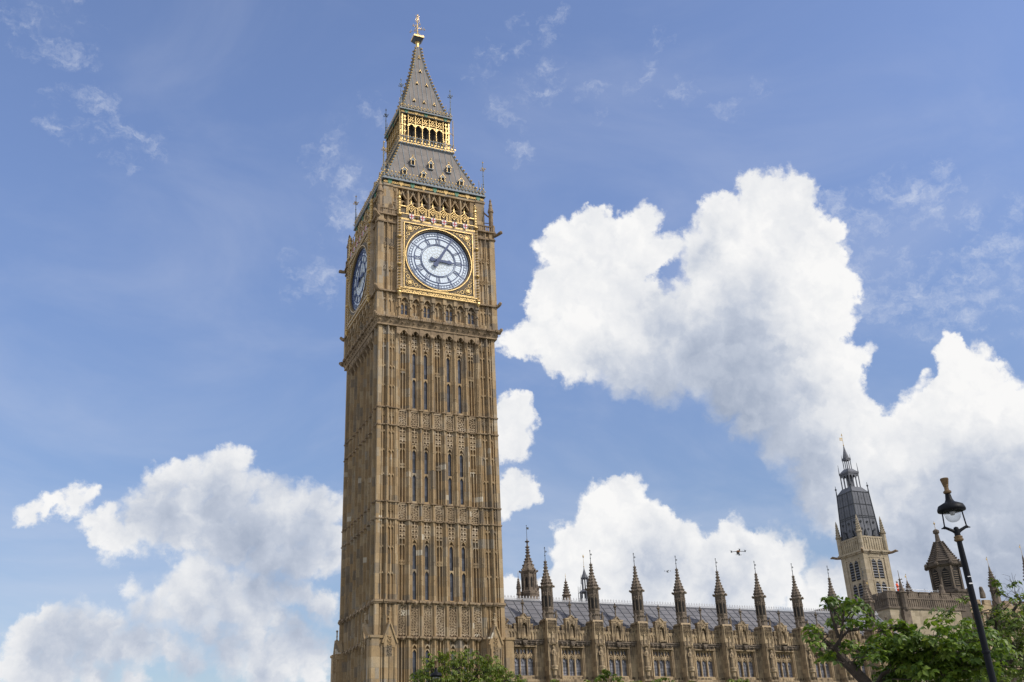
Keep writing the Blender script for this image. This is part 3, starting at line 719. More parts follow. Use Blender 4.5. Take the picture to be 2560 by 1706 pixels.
# --- pinnacles, flying buttresses and gargoyles on the stage corners
for sx, sy in ((1, -1), (-1, 1), (-1, -1), (1, 1)):
    g = G(); cx, cy = sx*6.38, sy*6.38
    g.lathe(cx, cy, [(.24, 59.6), (.24, 61.6), (.34, 61.7), (.30, 61.9), (.17, 62.5), (.22, 62.55), (.10, 63.1), (.15, 63.15), (.02, 63.5)], 8)
    for i in range(5): g.ball((cx+.26*math.cos(i*1.3), cy+.26*math.sin(i*1.3), 61.9), .08)
    g.path([(cx, cy, 61.0), (sx*6.1, sy*6.1, 61.35), (sx*5.8, sy*5.8, 61.9), (sx*5.6, sy*5.6, 62.6)], [.09, .09, .10, .12], 6)
    g.tube((cx, cy, 60.3), (sx*5.7, sy*5.7, 60.6), .05)
    g.build('corner_pinnacle', MAT['ledge_stone'], TW)
    for z in (58.6, 49.9, 46.8):
        g = G(); L = .85 if z > 58 else .42
        d = Vector((sx, sy, 0)).normalized(); p = Vector((sx*6.6, sy*6.6, z))
        g.path([p, p+d*L*.5+Vector((0, 0, .05)), p+d*L*.85+Vector((0, 0, .2)), p+d*L*1.15+Vector((0, 0, .12))], [.26, .19, .22, .08], 6)
        g.ball(tuple(p+d*L*.95+Vector((0, 0, .26))), .19)
        g.build('gargoyle', MAT['ledge_stone'], TW)

# --- the clock faces
ZD, RD = 54.28, 3.45
def clock(k):
    xf = face(k)
    g = G(xf)                                               # opal glass
    n = 72; vs = [(0, 6.60, ZD)]+[((RD+.08)*math.cos(2*math.pi*i/n), 6.60, ZD+(RD+.08)*math.sin(2*math.pi*i/n)) for i in range(n)]
    g.add(vs, [(0, 1+i, 1+(i+1) % n) for i in range(n)])
    g.ring(0, ZD, 3.5, 3.56, 6.45, 6.62, 72)
    dial = g.build('clock_face', MAT['dial_glass'], TW)
    g = G(xf)                                               # fine leading
    for i in range(24):                                     # zigzag glazing of the centre
        a = math.pi*2*i/24; pts = []
        for j in range(9):
            r = .25+j*.19; aa = a+(.07 if j % 2 else -.07)*(1.0 if i % 2 else -1.0)
            pts.append((r*math.cos(aa), ZD+r*math.sin(aa)))
        for p, q in zip(pts, pts[1:]): g.bar(p[0], p[1], q[0], q[1], .030, 6.60, 6.615)
    for j in range(1, 8, 2):
        for i in range(24):
            r = .25+j*.19; a = math.pi*2*i/24; b = a+math.pi*2/24
            g.bar(r*math.cos(a), ZD+r*math.sin(a), (r+.10)*math.cos(b), ZD+(r+.10)*math.sin(b), .028, 6.60, 6.614)
    for i in range(60):
        a = math.pi*2*i/60
        g.bar(2.02*math.cos(a), ZD+2.02*math.sin(a), 2.6*math.cos(a), ZD+2.6*math.sin(a), .022, 6.60, 6.613)
    g.build('glazing_leads', MAT['leading'], dial)
    g = G(xf)                                               # blue iron rings, minutes and numerals
    for a, b in ((.984, 1.006), (.931, .945), (.846, .860), (.755, .779), (.564, .577), (.525, .542)): g.ring(0, ZD, a*RD, b*RD, 6.612, 6.655, 96)
    ray = lambda t, r0, r1, w, off=0.0, tilt=0.0: g.bar(r0*RD*math.sin(t)+off*RD*math.cos(t), ZD+r0*RD*math.cos(t)-off*RD*math.sin(t),
                                                  r1*RD*math.sin(t)+(off+tilt)*RD*math.cos(t), ZD+r1*RD*math.cos(t)-(off+tilt)*RD*math.sin(t), w*RD, 6.612, 6.636)
    for i in range(60): ray(2*math.pi*i/60, .855, .935, .0115)
    num = ['XII', 'I', 'II', 'III', 'IV', 'V', 'VI', 'VII', 'VIII', 'IX', 'X', 'XI']
    for h, tx in enumerate(num):
        t = 2*math.pi*h/12
        ray(t, .77, 1.0, .021)
        for q in (-.045, .045): ray(t, .888, .902, .035, q); ray(t, .80, .815, .045, 0)
        wd = {'I': .048, 'V': .085, 'X': .085}; tot = sum(wd[c] for c in tx); x = -tot/2
        for c in tx:
            m = x+wd[c]/2
            if c == 'I': ray(t, .575, .757, .022, m)
            elif c == 'V': ray(t, .757, .575, .023, m-.032, .032); ray(t, .757, .575, .015, m+.032, -.032)
            else: ray(t, .757, .575, .023, m-.034, .068); ray(t, .757, .575, .015, m+.034, -.068)
            x += wd[c]
    g.build('dial_ironwork', MAT['dial_blue'], dial)
    def hand(ang, parts, name, y):
        g = G(xf); c, s = math.cos(ang), math.sin(ang)
        for pts in parts:
            for sg in ((1, -1) if pts[0] != 'ring' else (1,)):
                pass
            if pts[0] == 'ball': g.ring(0+pts[1]*s, ZD+pts[1]*c, 0, pts[2], y, y+.08, 14)
            else: g.prism([(u*c+v*s, ZD-u*s+v*c) for u, v in pts], y, y+.07)
        return g.build(name, MAT['dial_blue'], dial)
    hand(R(29.5), [[(-.15, -.6), (.15, -.6), (.17, 0), (.12, 1.6), (.06, 3.25), (-.06, 3.25), (-.12, 1.6), (-.17, 0)], ['ball', -.66, .28], ['ball', 0, .24]], 'minute_hand', 6.80)
    hand(R(92.5), [[(-.15, -.6), (.15, -.6), (.14, .5), (.15, 1.0), (-.15, 1.0), (-.14, .5)], [(-.09, .9), (.09, .9), (.24, 1.15), (.20, 1.35), (.09, 1.45), (0, 1.9), (-.09, 1.45), (-.20, 1.35), (-.24, 1.15)],
                   ['ball', -.72, .24], ['ball', .62, .16]], 'hour_hand', 6.70)
    # gilt surround: recess ring, spandrels with foliage, square frame, bead columns
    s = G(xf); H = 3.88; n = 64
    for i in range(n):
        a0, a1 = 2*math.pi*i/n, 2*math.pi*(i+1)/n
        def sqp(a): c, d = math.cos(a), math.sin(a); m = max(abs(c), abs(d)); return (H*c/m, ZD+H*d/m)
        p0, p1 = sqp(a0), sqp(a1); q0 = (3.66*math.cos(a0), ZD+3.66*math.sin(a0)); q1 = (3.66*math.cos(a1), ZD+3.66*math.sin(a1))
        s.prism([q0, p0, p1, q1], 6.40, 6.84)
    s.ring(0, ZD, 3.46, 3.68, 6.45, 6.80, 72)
    sp = s.build('dial_surround', MAT['dark_bronze'], TW)
    s = G(xf)
    s.ring(0, ZD, 3.64, 3.74, 6.6, 6.94, 96)
    for q in (-1, 1):
        s.box(q*3.86-.045, q*3.86+.045, 6.6, 6.95, ZD-3.905, ZD+3.905); s.box(-3.905, 3.905, 6.6, 6.952, ZD+q*3.86-.045, ZD+q*3.86+.045)
        for r in (-1, 1):                                    # spandrel foliage
            cx, cz = q*3.22, ZD+r*3.22
            s.ring(cx, cz, .38, .41, 6.82, 6.90, 18)
            for i in range(6): a = i*math.pi/3; s.ring(cx+.17*math.cos(a), cz+.17*math.sin(a), .05, .10, 6.82, 6.93, 8)
            s.ring(cx, cz, 0, .10, 6.82, 6.96, 8)
            for (ax, az, rr) in ((.66, .20, .20), (1.08, .34, .13), (1.44, .42, .08)):
                s.ring(cx-q*ax, cz+r*az, rr*.76, rr, 6.82, 6.88, 10); s.ring(cx+q*az, cz-r*ax, rr*.76, rr, 6.82, 6.88, 10)
    # gold inscription strip and corner bead columns
    s.box(-4.30, 4.30, 6.6, 6.93, 49.78, 49.86); s.box(-4.30, 4.30, 6.6, 6.95, 50.27, 50.34)
    for q in (-1, 1):
        s.m = 1; s.box(q*4.35-.20, q*4.35+.20, 6.4, 6.84, 49.75, 59.2); s.m = 0
        for i in range(26):
            z = 50.35+i*.335
            s.frus((q*4.35-.05, q*4.35+.05, 6.8, 6.90), z, (q*4.35-.14, q*4.35+.14, 6.8, 6.99), z+.07)
            s.frus((q*4.35-.14, q*4.35+.14, 6.8, 6.99), z+.07, (q*4.35-.05, q*4.35+.05, 6.8, 6.90), z+.18)
        for z in (50.05, 53.0, 56.3, 59.0): s.lathe(q*4.35, 6.86, [(.20, z-.10), (.27, z-.03), (.27, z+.05), (.20, z+.12)], 8)
        s.lathe(q*4.35, 6.86, [(.05, 49.35), (.16, 49.55), (.24, 49.7), (.22, 49.85)], 8)
    s.m = 1
    s.box(-4.2, -3.95, 6.4, 6.86, 50.3, 58.5); s.box(3.95, 4.2, 6.4, 6.86, 50.3, 58.5); s.box(-4.2, 4.2, 6.4, 6.86, 50.34, 50.36+.03); s.box(-3.95, 3.95, 6.4, 6.858, ZD+3.93, 58.55)
    s.box(-4.2, 4.2, 6.4, 6.80, 49.74, 50.4)
    fr = s.build('gilt_frame', [MAT['gold'], MAT['carved_stone']], TW)
    cu = bpy.data.curves.new('inscription', 'FONT'); cu.body = 'DOMINE SALVAM FAC REGINAM NOSTRAM VICTORIAM PRIMAM'
    cu.size = .52; cu.extrude = .03; cu.offset = .012; cu.align_x = 'CENTER'; cu.align_y = 'CENTER'; cu.space_character = .93
    me = bpy.data.meshes.new_from_object(bpy.data.objects.new('inscription', cu)); xs = [v.co.x for v in me.vertices]
    sc = 8.1/(max(xs)-min(xs)); mid = (max(xs)+min(xs))/2
    for v in me.vertices: v.co = Vector(xf(((v.co.x-mid)*sc, 6.84+v.co.z, 50.065+v.co.y)))
    me.materials.clear(); me.materials.append(MAT['gold'])
    ins = bpy.data.objects.new('inscription', me); COL.objects.link(ins); ins.parent = fr
    # shields of the red cross, one mesh each
    for i in range(6):
        c = (i-2.5)*P_
        w = G(xf); w.m = 0
        w.prism([(c-.25, 59.2), (c+.25, 59.2), (c+.25, 58.85), (c+.16, 58.68), (c, 58.56), (c-.16, 58.68), (c-.25, 58.85)], 6.7, 7.0)
        w.m = 1; w.box(c-.055, c+.055, 6.9, 7.02, 58.6, 59.2); w.box(c-.25, c+.25, 6.9, 7.022, 58.88, 58.98)
        w.build('cross_shield', [MAT['flag_white'], MAT['flag_red']], TW)
    # gilded cresting above the dial: little gables, lozenges, finials
    s = G(xf)
    s.box(-4.2, 4.2, 6.5, 6.88, 58.50, 58.60); s.box(-4.2, 4.2, 6.5, 6.90, 59.20, 59.28); s.box(-4.2, 4.2, 6.5, 6.90, 58.6, 58.66)
    for i in range(6):
        c = (i-2.5)*P_
        for q in (-1, 1):
            s.bar(c, 60.62, c+q*.30, 60.28, .055, 6.70, 6.84); s.bar(c+q*.28, 60.28, c+q*.62, 60.18, .055, 6.70, 6.84)
            s.bar(c, 60.36, c+q*.26, 59.98, .045, 6.70, 6.84); s.bar(c, 59.60, c+q*.26, 59.98, .045, 6.70, 6.84)
            s.box(c+q*.36-.022, c+q*.36+.022, 6.72, 6.82, 59.3, 60.25); s.box(c+q*.50-.022, c+q*.50+.022, 6.72, 6.82, 59.3, 60.2)
        s.ring(c, 59.98, .04, .09, 6.70, 6.88, 8)
        s.box(c-.055, c+.055, 6.7, 6.84, 60.6, 61.0); s.ball((c, 6.77, 60.98), .10); s.ball((c, 6.77, 61.22), .08)
        s.ball((c+.61, 6.92, 58.9), .13, sx=1.4, sz=.6)
    s.box(-4.2, -3.65, 6.68, 6.86, 60.12, 60.24); s.box(3.65, 4.2, 6.68, 6.86, 60.12, 60.24)
    s.build('gilt_cresting', MAT['gold'], TW)
    s = G(xf); s.box(-4.2, 4.2, 6.5, 6.86, 58.6, 59.2); s.box(-4.2, 4.2, 6.66, 6.70, 59.2, 60.1); s.build('cresting_back', MAT['dark_bronze'], TW)
    for q in (-1, 1):
        s = G(xf)
        s.lathe(q*4.35, 6.75, [(.17, 59.1), (.17, 60.9), (.27, 61.0), (.18, 61.1), (.16, 61.35), (.26, 61.45), (.14, 61.6), (.18, 61.75), (.05, 61.95), (.01, 62.1)], 8)
        for i in range(5): s.lathe(q*4.35, 6.75, [(.17, 59.3+i*.33), (.22, 59.4+i*.33), (.17, 59.5+i*.33)], 8)
        s.build('gilt_pinnacle', MAT['gold'], TW)
for k in (0, 1): clock(k)

# --- belfry
g = G()
g.box(-4.9, 4.9, -4.9, 4.9, 59.0, 63.6)
g.m = 1
for fx in ALL:
    g.xf = fx
    for x in PIERS: g.box(x-.16, x+.16, 4.8, 5.62, 59, 63.3); g.box(x-.06, x+.06, 5.5, 5.76, 59, 63.3); g.box(x-.10, x+.10, 5.5, 5.68, 59, 63.3)
    for c in BAYS:
        g.arch(c-.46, c+.46, 61.9, 62.75, 62.85, 5.1, 5.36, 6, 1.5)
        for q in (-1, 1):
            g.bar(c+q*.46, 61.9, c+q*.12, 62.45, .10, 5.3, 5.64); g.bar(c+q*.12, 62.45, c, 62.95, .10, 5.3, 5.64)
            g.arch(c+q*.23-.23, c+q*.23+.23, 61.35, 61.65, 61.75, 5.15, 5.42, 4)
            g.bar(c+q*.46, 63.2, c+q*.1, 62.6, .06, 5.3, 5.60)
        g.box(c-.46, c+.46, 5.1, 5.30, 62.75, 63.3)
        g.box(c-.03, c+.03, 5.1, 5.4, 59, 61.5)
        g.ball((c, 5.62, 62.95), .10)
    for sgn in (-1, 1):
        S = lambda a, b, d, z0, z1: g.box(min(sgn*a, sgn*b), max(sgn*a, sgn*b), 4.8, d, z0, z1)
        S(4.3, 5.70, 5.62, 59, 63.3)
        for a, b, d in ((4.36, 4.46, 5.76), (5.03, 5.09, 5.72), (5.62, 5.84, 5.838)): S(a, b, d, 59, 63.3)
        for a, b in ((4.50, 4.98), (5.14, 5.60)):
            g.arch(min(sgn*a, sgn*b), max(sgn*a, sgn*b), 62.5, 62.9, 63.1, 5.5, 5.72, 4)
            g.tracery(min(sgn*a, sgn*b), max(sgn*a, sgn*b), 60.9, 61.3, 5.5, 5.72)
    g.box(-5.95, 5.95, 4.8, 5.86, 63.05, 63.3)
g.build('belfry', [MAT['void'], MAT['honey_stone']], TW)

# --- main cornice: enamel and gilt frieze, iron gallery
def cornice(z0, h, d, rail, n, name):
    g = G(); g.box(-d+.1, d-.1, -d+.1, d-.1, z0, z0+h+.2); g.m = 1
    for fx in ALL:
        g.xf = fx
        w = 2*d/n
        for i in range(n):
            c = -d+w*(i+.5)
            if i % 3 == 1:
                g.m = 2 if i % 2 else 1
                g.prism([(c-.24, z0+h), (c+.24, z0+h), (c+.22, z0+.25), (c, z0-.04), (c-.22, z0+.25)], d-.15, d+.07)
            else:
                g.m = 1
                for q in (-.19, .19): g.ring(c+q*w*1.3, z0+h*.5, .06, .15, d-.15, d+.04, 8)
                g.ring(c, z0+h*.5, 0, .07, d-.15, d+.05, 6)
        g.m = 0; g.box(-d-.03, d+.03, d-.2, d+.06, z0-.03, z0+.04); g.box(-d-.02, d+.02, d-.2, d+.05, z0+h-.06, z0+h-.01)
    g.m = 3
    for fx in ALL:
        g.xf = fx
        g.box(-d-.22, d+.22, d-.4, d+.22, z0+h, z0+h+.16)
        g.box(-d-.1, d+.1, d-.05, d+.02, z0+h+.2, z0+h+.20+rail*.35)
    ob = g.build(name, [MAT['dark_frieze'], MAT['dark_gold'], MAT['green_enamel'], MAT['blue_iron']], TW)
    g = G(); m = int(2*d/.40)
    for fx in ALL:
        g.xf = fx
        z = z0+h+.16
        g.m = 0
        g.box(-d-.15, d+.15, d+.04, d+.12, z+rail*.42, z+rail*.48); g.box(-d-.15, d+.15, d+.04, d+.12, z+.0, z+.08)
        for i in range(m+1):
            c = -d+2*d*i/m
            g.m = 0; g.box(c-.035, c+.035, d+.04, d+.12, z, z+rail*.8)
            g.m = 1
            g.ball((c, d+.10, z+rail*.93), .10, 5, 4, 1.0, 1.3)
            g.ball((c+d/m, d+.10, z+rail*.60), .085, 5, 4)
            g.ball((c, d+.12, z+rail*.28), .075, 5, 4)
    g.build('gallery_rail', [MAT['blue_iron'], MAT['gold']], ob)
    return ob
cornice(63.28, .62, 5.80, .95, 27, 'main_cornice')

# --- lower roof
def hip_roof(name, prof, seam, crock, cz):
    g = G()
    for (r0, z0), (r1, z1) in zip(prof, prof[1:]): g.sq(0, 0, r0, z0, r1, z1)
    g.m = 1
    zb, zt = prof[0][1], prof[-1][1]
    def rad(z):
        for (r0, z0), (r1, z1) in zip(prof, prof[1:]):
            if z0 <= z <= z1: return r0+(r1-r0)*(z-z0)/(z1-z0)
        return prof[-1][0]
    for fx in ALL:
        g.xf = fx
        i = -int(prof[0][0]/seam)
        while i*seam <= prof[0][0]:
            s = i*seam; z = zb
            while z < zt-.05:
                zn = min(z+.8, zt)
                if rad(zn) < abs(s):
                    break
                g.tube((s, rad(z)+.01, z), (s, rad(zn)+.01, zn), .045, n=4); z = zn
            i += 1
    ob = g.build(name, [MAT['roof_iron'], MAT['blue_iron']], TW)
    for sx in (-1, 1):
        for sy in (-1, 1):
            g = G(); z = zb+.3; g.m = 0
            for (r0, z0), (r1, z1) in zip(prof, prof[1:]): g.tube((sx*r0, sy*r0, z0), (sx*r1, sy*r1, z1), .09, n=6)
            g.m = 1
            while z < zt-.2:
                r = rad(z)+.10; g.ball((sx*r, sy*r, z+.05), .14, 5, 4); z += crock
            g.build('crocketed_hip', [MAT['blue_iron'], MAT['dark_gold']], ob)
    return rad
LOW = [(5.62, 64.0), (5.30, 64.9), (4.55, 66.9), (3.75, 69.0), (3.22, 70.6), (3.12, 71.0)]
lrad = hip_roof('lower_roof', LOW, .74, .55, 1)
def dormer(k, s, z0, w, h, rad):
    g = G(face(k)); d1 = rad(z0)+.22; d0 = rad(z0+h)-.3
    g.m = 0; g.box(s-w*.62, s-w*.42, d0, d1, z0, z0+h*.72); g.box(s+w*.42, s+w*.62, d0, d1, z0, z0+h*.72)
    g.box(s-w*.7, s+w*.7, d0, d1+.04, z0-.08, z0+.02)
    g.prism([(s-w*.8, z0+h*.66), (s+w*.8, z0+h*.66), (s+w*.8, z0+h*.74), (s, z0+h*1.12), (s-w*.8, z0+h*.74)], d0, d1+.02)
    g.m = 1
    for q in (-1, 1):
        g.bar(s+q*w*.85, z0+h*.70, s, z0+h*1.16, .04, d1-.1, d1+.06); g.box(s+q*w*.52-.02, s+q*w*.52+.02, d1-.05, d1+.04, z0, z0+h*.7)
        g.ball((s+q*w*.85, d1, z0+h*.78), .07)
    g.ball((s, d1, z0+h*1.28), .09); g.box(s-.03, s+.03, d1-.05, d1+.03, z0+h*1.1, z0+h*1.42); g.ball((s, d1, z0+h*1.45), .07)
    g.m = 2; g.box(s-w*.42, s+w*.42, d0, d1-.03, z0+.02, z0+h*.7)
    return g.build('dormer', [MAT['blue_iron'], MAT['gold'], MAT['void']], TW)
for k in (0, 1):
    for s in (-3.35, -1.13, 1.13, 3.35): dormer(k, s, 65.2, .42, .85, lrad)
    for s in (-2.15, 0, 2.15): dormer(k, s, 67.2, .40, .95, lrad)

# --- lantern: open gilded gallery
g = G(); g.box(-2.5, 2.5, -2.5, 2.5, 71.0, 75.7); g.build('lantern_core', MAT['void'], TW)
g = G()
XC = [i*.86 for i in (-2.5, -1.5, -.5, .5, 1.5, 2.5)]
for fx in ALL:
    g.xf = fx
    for x in XC+[-2.92, 2.92]:
        g.box(x-.055, x+.055, 2.78, 2.93, 71.1, 75.5); g.box(x-.022, x+.022, 2.9, 2.99, 71.1, 75.5)
        g.box(x-.12, x+.12, 2.76, 2.98, 72.1, 72.25); g.box(x-.12, x+.12, 2.76, 2.98, 73.75, 73.9)
    for a, b in zip(XC, XC[1:]):
        g.arch(a+.05, b-.05, 73.75, 74.15, 74.22, 2.80, 2.90, 5)
        m = (a+b)/2
        for z in (74.55, 75.0): g.ring(m, z, .12, .17, 2.80, 2.90, 8); g.ring(m-.24, z+.2, .04, .07, 2.80, 2.90, 6); g.ring(m+.24, z+.2, .04, .07, 2.80, 2.90, 6)
        g.bar(a, 74.3, m, 74.75, .05, 2.8, 2.92); g.bar(b, 74.3, m, 74.75, .05, 2.8, 2.92)
        g.box(a, b, 2.78, 2.92, 75.38, 75.5)
    for q in (-1, 1):
        for z in (73.0, 73.9, 74.6, 75.1): g.ring(q*2.54, z, .06, .14, 2.80, 2.92, 8)
        g.box(q*2.54-.03, q*2.54+.03, 2.8, 2.9, 71.1, 75.5)
g.build('gilt_colonnade', MAT['gold'], TW)
g = G(); g.m = 0
g.sq(0, 0, 3.12, 70.7, 3.30, 71.02)
for fx in ALL:
    g.xf = fx
    g.m = 0; g.box(-3.36, 3.36, 3.0, 3.36, 70.95, 71.1); g.box(-3.3, 3.3, 3.24, 3.32, 71.95, 72.03)
    for i in range(17):
        c = -3.28+i*.41; g.m = 0; g.box(c-.03, c+.03, 3.25, 3.31, 71.1, 71.95)
        g.m = 1; g.ball((c, 3.30, 72.08), .09, 5, 4); g.ring(c+.2, 71.45, .05, .12, 3.26, 3.33, 6); g.ball((c, 3.36, 71.0), .08, 5, 4); g.ball((c+.2, 3.34, 71.72), .07, 5, 4)
    g.m = 1; g.box(-3.36, 3.36, 3.3, 3.38, 71.10, 71.16)
g.build('lantern_balcony', [MAT['blue_iron'], MAT['gold']], TW)
cornice(75.45, .45, 3.02, .55, 15, 'lantern_cornice')
for sx in (-1, 1):
    for sy in (-1, 1):
        g = G(); g.tube((sx*3.28, sy*3.28, 71.0), (sx*3.28, sy*3.28, 75.6), .05); g.ball((sx*3.28, sy*3.28, 73.5), .10); g.ball((sx*3.28, sy*3.28, 74.6), .09)
        g.tube((sx*3.28, sy*3.28, 73.5), (sx*2.9, sy*2.9, 74.2), .035); g.build('gallery_post', MAT['gold'], TW)

# --- upper spire
UP = [(2.80, 76.1), (2.62, 76.9), (2.12, 78.7), (1.42, 81.6), (.78, 84.4), (.44, 86.6), (.27, 88.2)]
urad = hip_roof('upper_spire', UP, .55, .52, 1)
for k in (0, 1):
    for z, ss in ((77.9, (-1.25, 0, 1.25)), (79.9, (-.95, .05, 1.0)), (80.0, ()), (81.2, (-.62, .62)), (83.6, (0,)), (86.1, (0,))):
        if z == 79.9: continue
        for s in ss:
            g = G(face(k)); d = urad(z)
            g.m = 0; g.prism([(s-.13, z), (s+.13, z), (s, z+.30)], d-.3, d+.10)
            g.m = 1; g.bar(s-.17, z+.0, s, z+.38, .03, d, d+.12); g.bar(s+.17, z+.0, s, z+.38, .03, d, d+.12); g.ball((s, d+.05, z+.44), .08, 5, 4)
            g.build('lucarne', [MAT['void'], MAT['gold']], TW)

# --- finial
g = G()
g.m = 0; g.lathe(0, 0, [(.30, 88.1), (.22, 88.3), (.22, 88.95), (.34, 89.1)], 8)
g.m = 1; g.frus((-.34, .34, -.34, .34), 89.1, (-.62, .62, -.62, .62), 89.55); g.sq(0, 0, .62, 89.55, .64, 89.68)
g.m = 0
for i in range(8): 
    t = i/7*1.2-.6
    for a, b in ((t, .62), (t, -.62), (.62, t), (-.62, t)): g.frus((a-.05, a+.05, b-.05, b+.05), 89.66, (a-.01, a+.01, b-.01, b+.01), 89.98)
for x0, x1, y0, y1 in ((-.66, .66, .60, .67), (-.66, .66, -.67, -.60), (.60, .67, -.6, .6), (-.67, -.60, -.6, .6)): g.box(x0, x1, y0, y1, 89.58, 89.78)
g.lathe(0, 0, [(.10, 89.6), (.17, 90.1), (.09, 90.3), (.14, 90.5), (.07, 90.7), (.12, 91.0), (.06, 91.3), (.11, 91.8), (.04, 92.2), (.035, 93.6), (.01, 93.75)], 8)
for i in range(8):
    a = i*math.pi/4+.2; c, s = math.cos(a), math.sin(a)
    for rr, z in ((.92, 91.0),) if i % 2 else ((.62, 91.55),):
        g.path([(0, 0, z-.15), (c*rr*.5, s*rr*.5, z+.08), (c*rr, s*rr, z)], [.025, .02, .02], 4); g.ball((c*rr, s*rr, z), .10)
        g.ball((c*rr*.9, s*rr*.9, z+.24), .06, 5, 4, 1, 1.5)
for i in range(4):
    a = i*math.pi/2; c, s = math.cos(a), math.sin(a)
    g.path([(0, 0, 92.3), (c*.24, s*.24, 92.6), (c*.22, s*.22, 92.95), (0, 0, 93.15)], [.03, .03, .03, .03], 4)
    g.path([(0, 0, 93.15), (c*.22, s*.22, 93.35), (c*.2, s*.2, 93.5)], [.03, .03, .03], 4); g.ball((c*.2, s*.2, 93.5), .06, 5, 4)
g.build('crowned_finial', [MAT['gold'], MAT['dark_iron']], TW)

# --- corner weather finials on both cornices
def finial(x, y, z0, z1, gilt):
    g = G(); g.m = 0
    g.lathe(x, y, [(.10, z0-1.3), (.07, z0), (.11, z0+.05), (.05, z0+.2), (.035, z1-.3), (.01, z1)], 6)
    g.m = 1 if gilt else 0
    zc = z0+(z1-z0)*.62
    for i in range(4):
        a = i*math.pi/2+math.pi/4; c, s = math.cos(a), math.sin(a)
        g.path([(x, y, zc-.2), (x+c*.22, y+s*.22, zc-.05), (x+c*.30, y+s*.30, zc+.12)], [.03, .035, .05], 4); g.ball((x+c*.27, y+s*.27, zc), .085, 5, 4)
        g.path([(x, y, zc-.1), (x+c*.12, y+s*.12, zc+.15), (x, y, zc+.3)], [.03, .03, .02], 4)
    g.ball((x, y, zc+.02), .10, 5, 4); g.ball((x, y, z1-.3), .10, 5, 4)
    g.m = 0; g.ball((x, y, z0+(z1-z0)*.35), .09, 5, 4)
    k = .55
    for dx, dy in ((-k, 0), (0, -k)):
        sx, sy = (1 if x > 0 else -1), (1 if y > 0 else -1)
        px, py = x+(abs(dx))*-sx*1.0, y+abs(dy)*-sy
        g.m = 0; g.tube((px, py, z0-1.3), (px, py, z0+.2), .04, n=5); g.tube((px, py, z0-.6), (x, y, z0-.3), .03, n=4)
        g.m = 1; g.tube((px, py, z0+.0), (px, py, z0+.5), .045, .01, n=5)
    g.build('corner_finial', [MAT['blue_iron'], MAT['gold']], TW)
for sx in (-1, 1):
    for sy in (-1, 1):
        finial(sx*5.85, sy*5.85, 65.6, 68.9, True); finial(sx*3.08, sy*3.08, 77.4, 80.4, False)

# ------------------------------------------------------------------ the palace range (local x along the front, y into the building, origin under the first turret)
PAL = thing('palace_range', 'long gothic stone palace range with a lead roof, pinnacled buttresses and mullioned windows', 'palace', (11.888, -4.0, 0), 0.034)
BP = 5.226
NB = 9                                                    # buttresses
CENT = [(-.5+i)*BP for i in range(NB+1)]                   # window bays
X0, X1 = -5.05, CENT[-1]+BP/2
g = G()
for i, c in enumerate(CENT):                              # wall with the window opening cut out of every bay
    a, b = max(X0, c-BP/2), c+BP/2
    g.box(a, c-1.13, .42, 1.5, 0, 15.9); g.box(c+1.13, b, .42, 1.5, 0, 15.9)
    g.box(c-1.13, c+1.13, .42, 1.5, 15.24, 15.9); g.box(c-1.13, c+1.13, .42, 1.5, 0, 12.6)
    g.box(a, b, .16, .8, 12.05, 12.30); g.box(a, b, .32, .8, 9.9, 12.05); g.box(a, b, .2, .8, 9.7, 9.9)
    g.box(a, b, 1.4, 9.0, 0, 15.8)
    for q in (-1, 1):                                     # jamb mouldings and blind panels beside the window
        for s, d in ((1.16, .35), (1.27, .28), (1.42, .34), (1.62, .36), (1.84, .36), (2.04, .36)):
            if a < c+q*s < b: g.box(c+q*s-.035, c+q*s+.035, d, .8, 12.35, 15.55)
        if a < c+q*1.95 < b:
            for p, r in ((1.45, 1.61), (1.65, 1.82)):
                u, v = sorted((c+q*p, c+q*r)); g.tracery(u, v, 14.5, 15.3, .36, .45)
                u, v = sorted((c+q*p, c+q*r)); g.arch(u, v, 14.2, 14.4, 14.45, .36, .45, 3)
    g.box(c-1.32, c+1.32, .24, .8, 15.26, 15.36)
    for j in range(14): g.box(a+.15+j*.36, a+.15+j*.36+.2, .26, .8, 10.1, 11.9)
wall = g.build('wall', MAT['weathered_stone'], PAL)

g = G()                                                   # carved string course under the parapet, black with weather
for i, c in enumerate(CENT):
    a, b = max(X0, c-BP/2), c+BP/2
    g.box(a, b, .22, .8, 15.62, 15.80); g.box(a, b, .12, .8, 15.80, 15.90); g.box(a, b, .32, .8, 15.45, 15.62)
    for j in range(9):
        x = a+.3+j*.56; g.ball((x, .22, 15.60+.04*random.random()), .10+.07*random.random(), 5, 4)
    g.ball((c-.0, .16, 15.55), .24, 6, 4); g.box(c-.24, c+.24, -.02, .6, 15.66, 15.84)
g.build('string_course', MAT['spire_stone'], PAL)

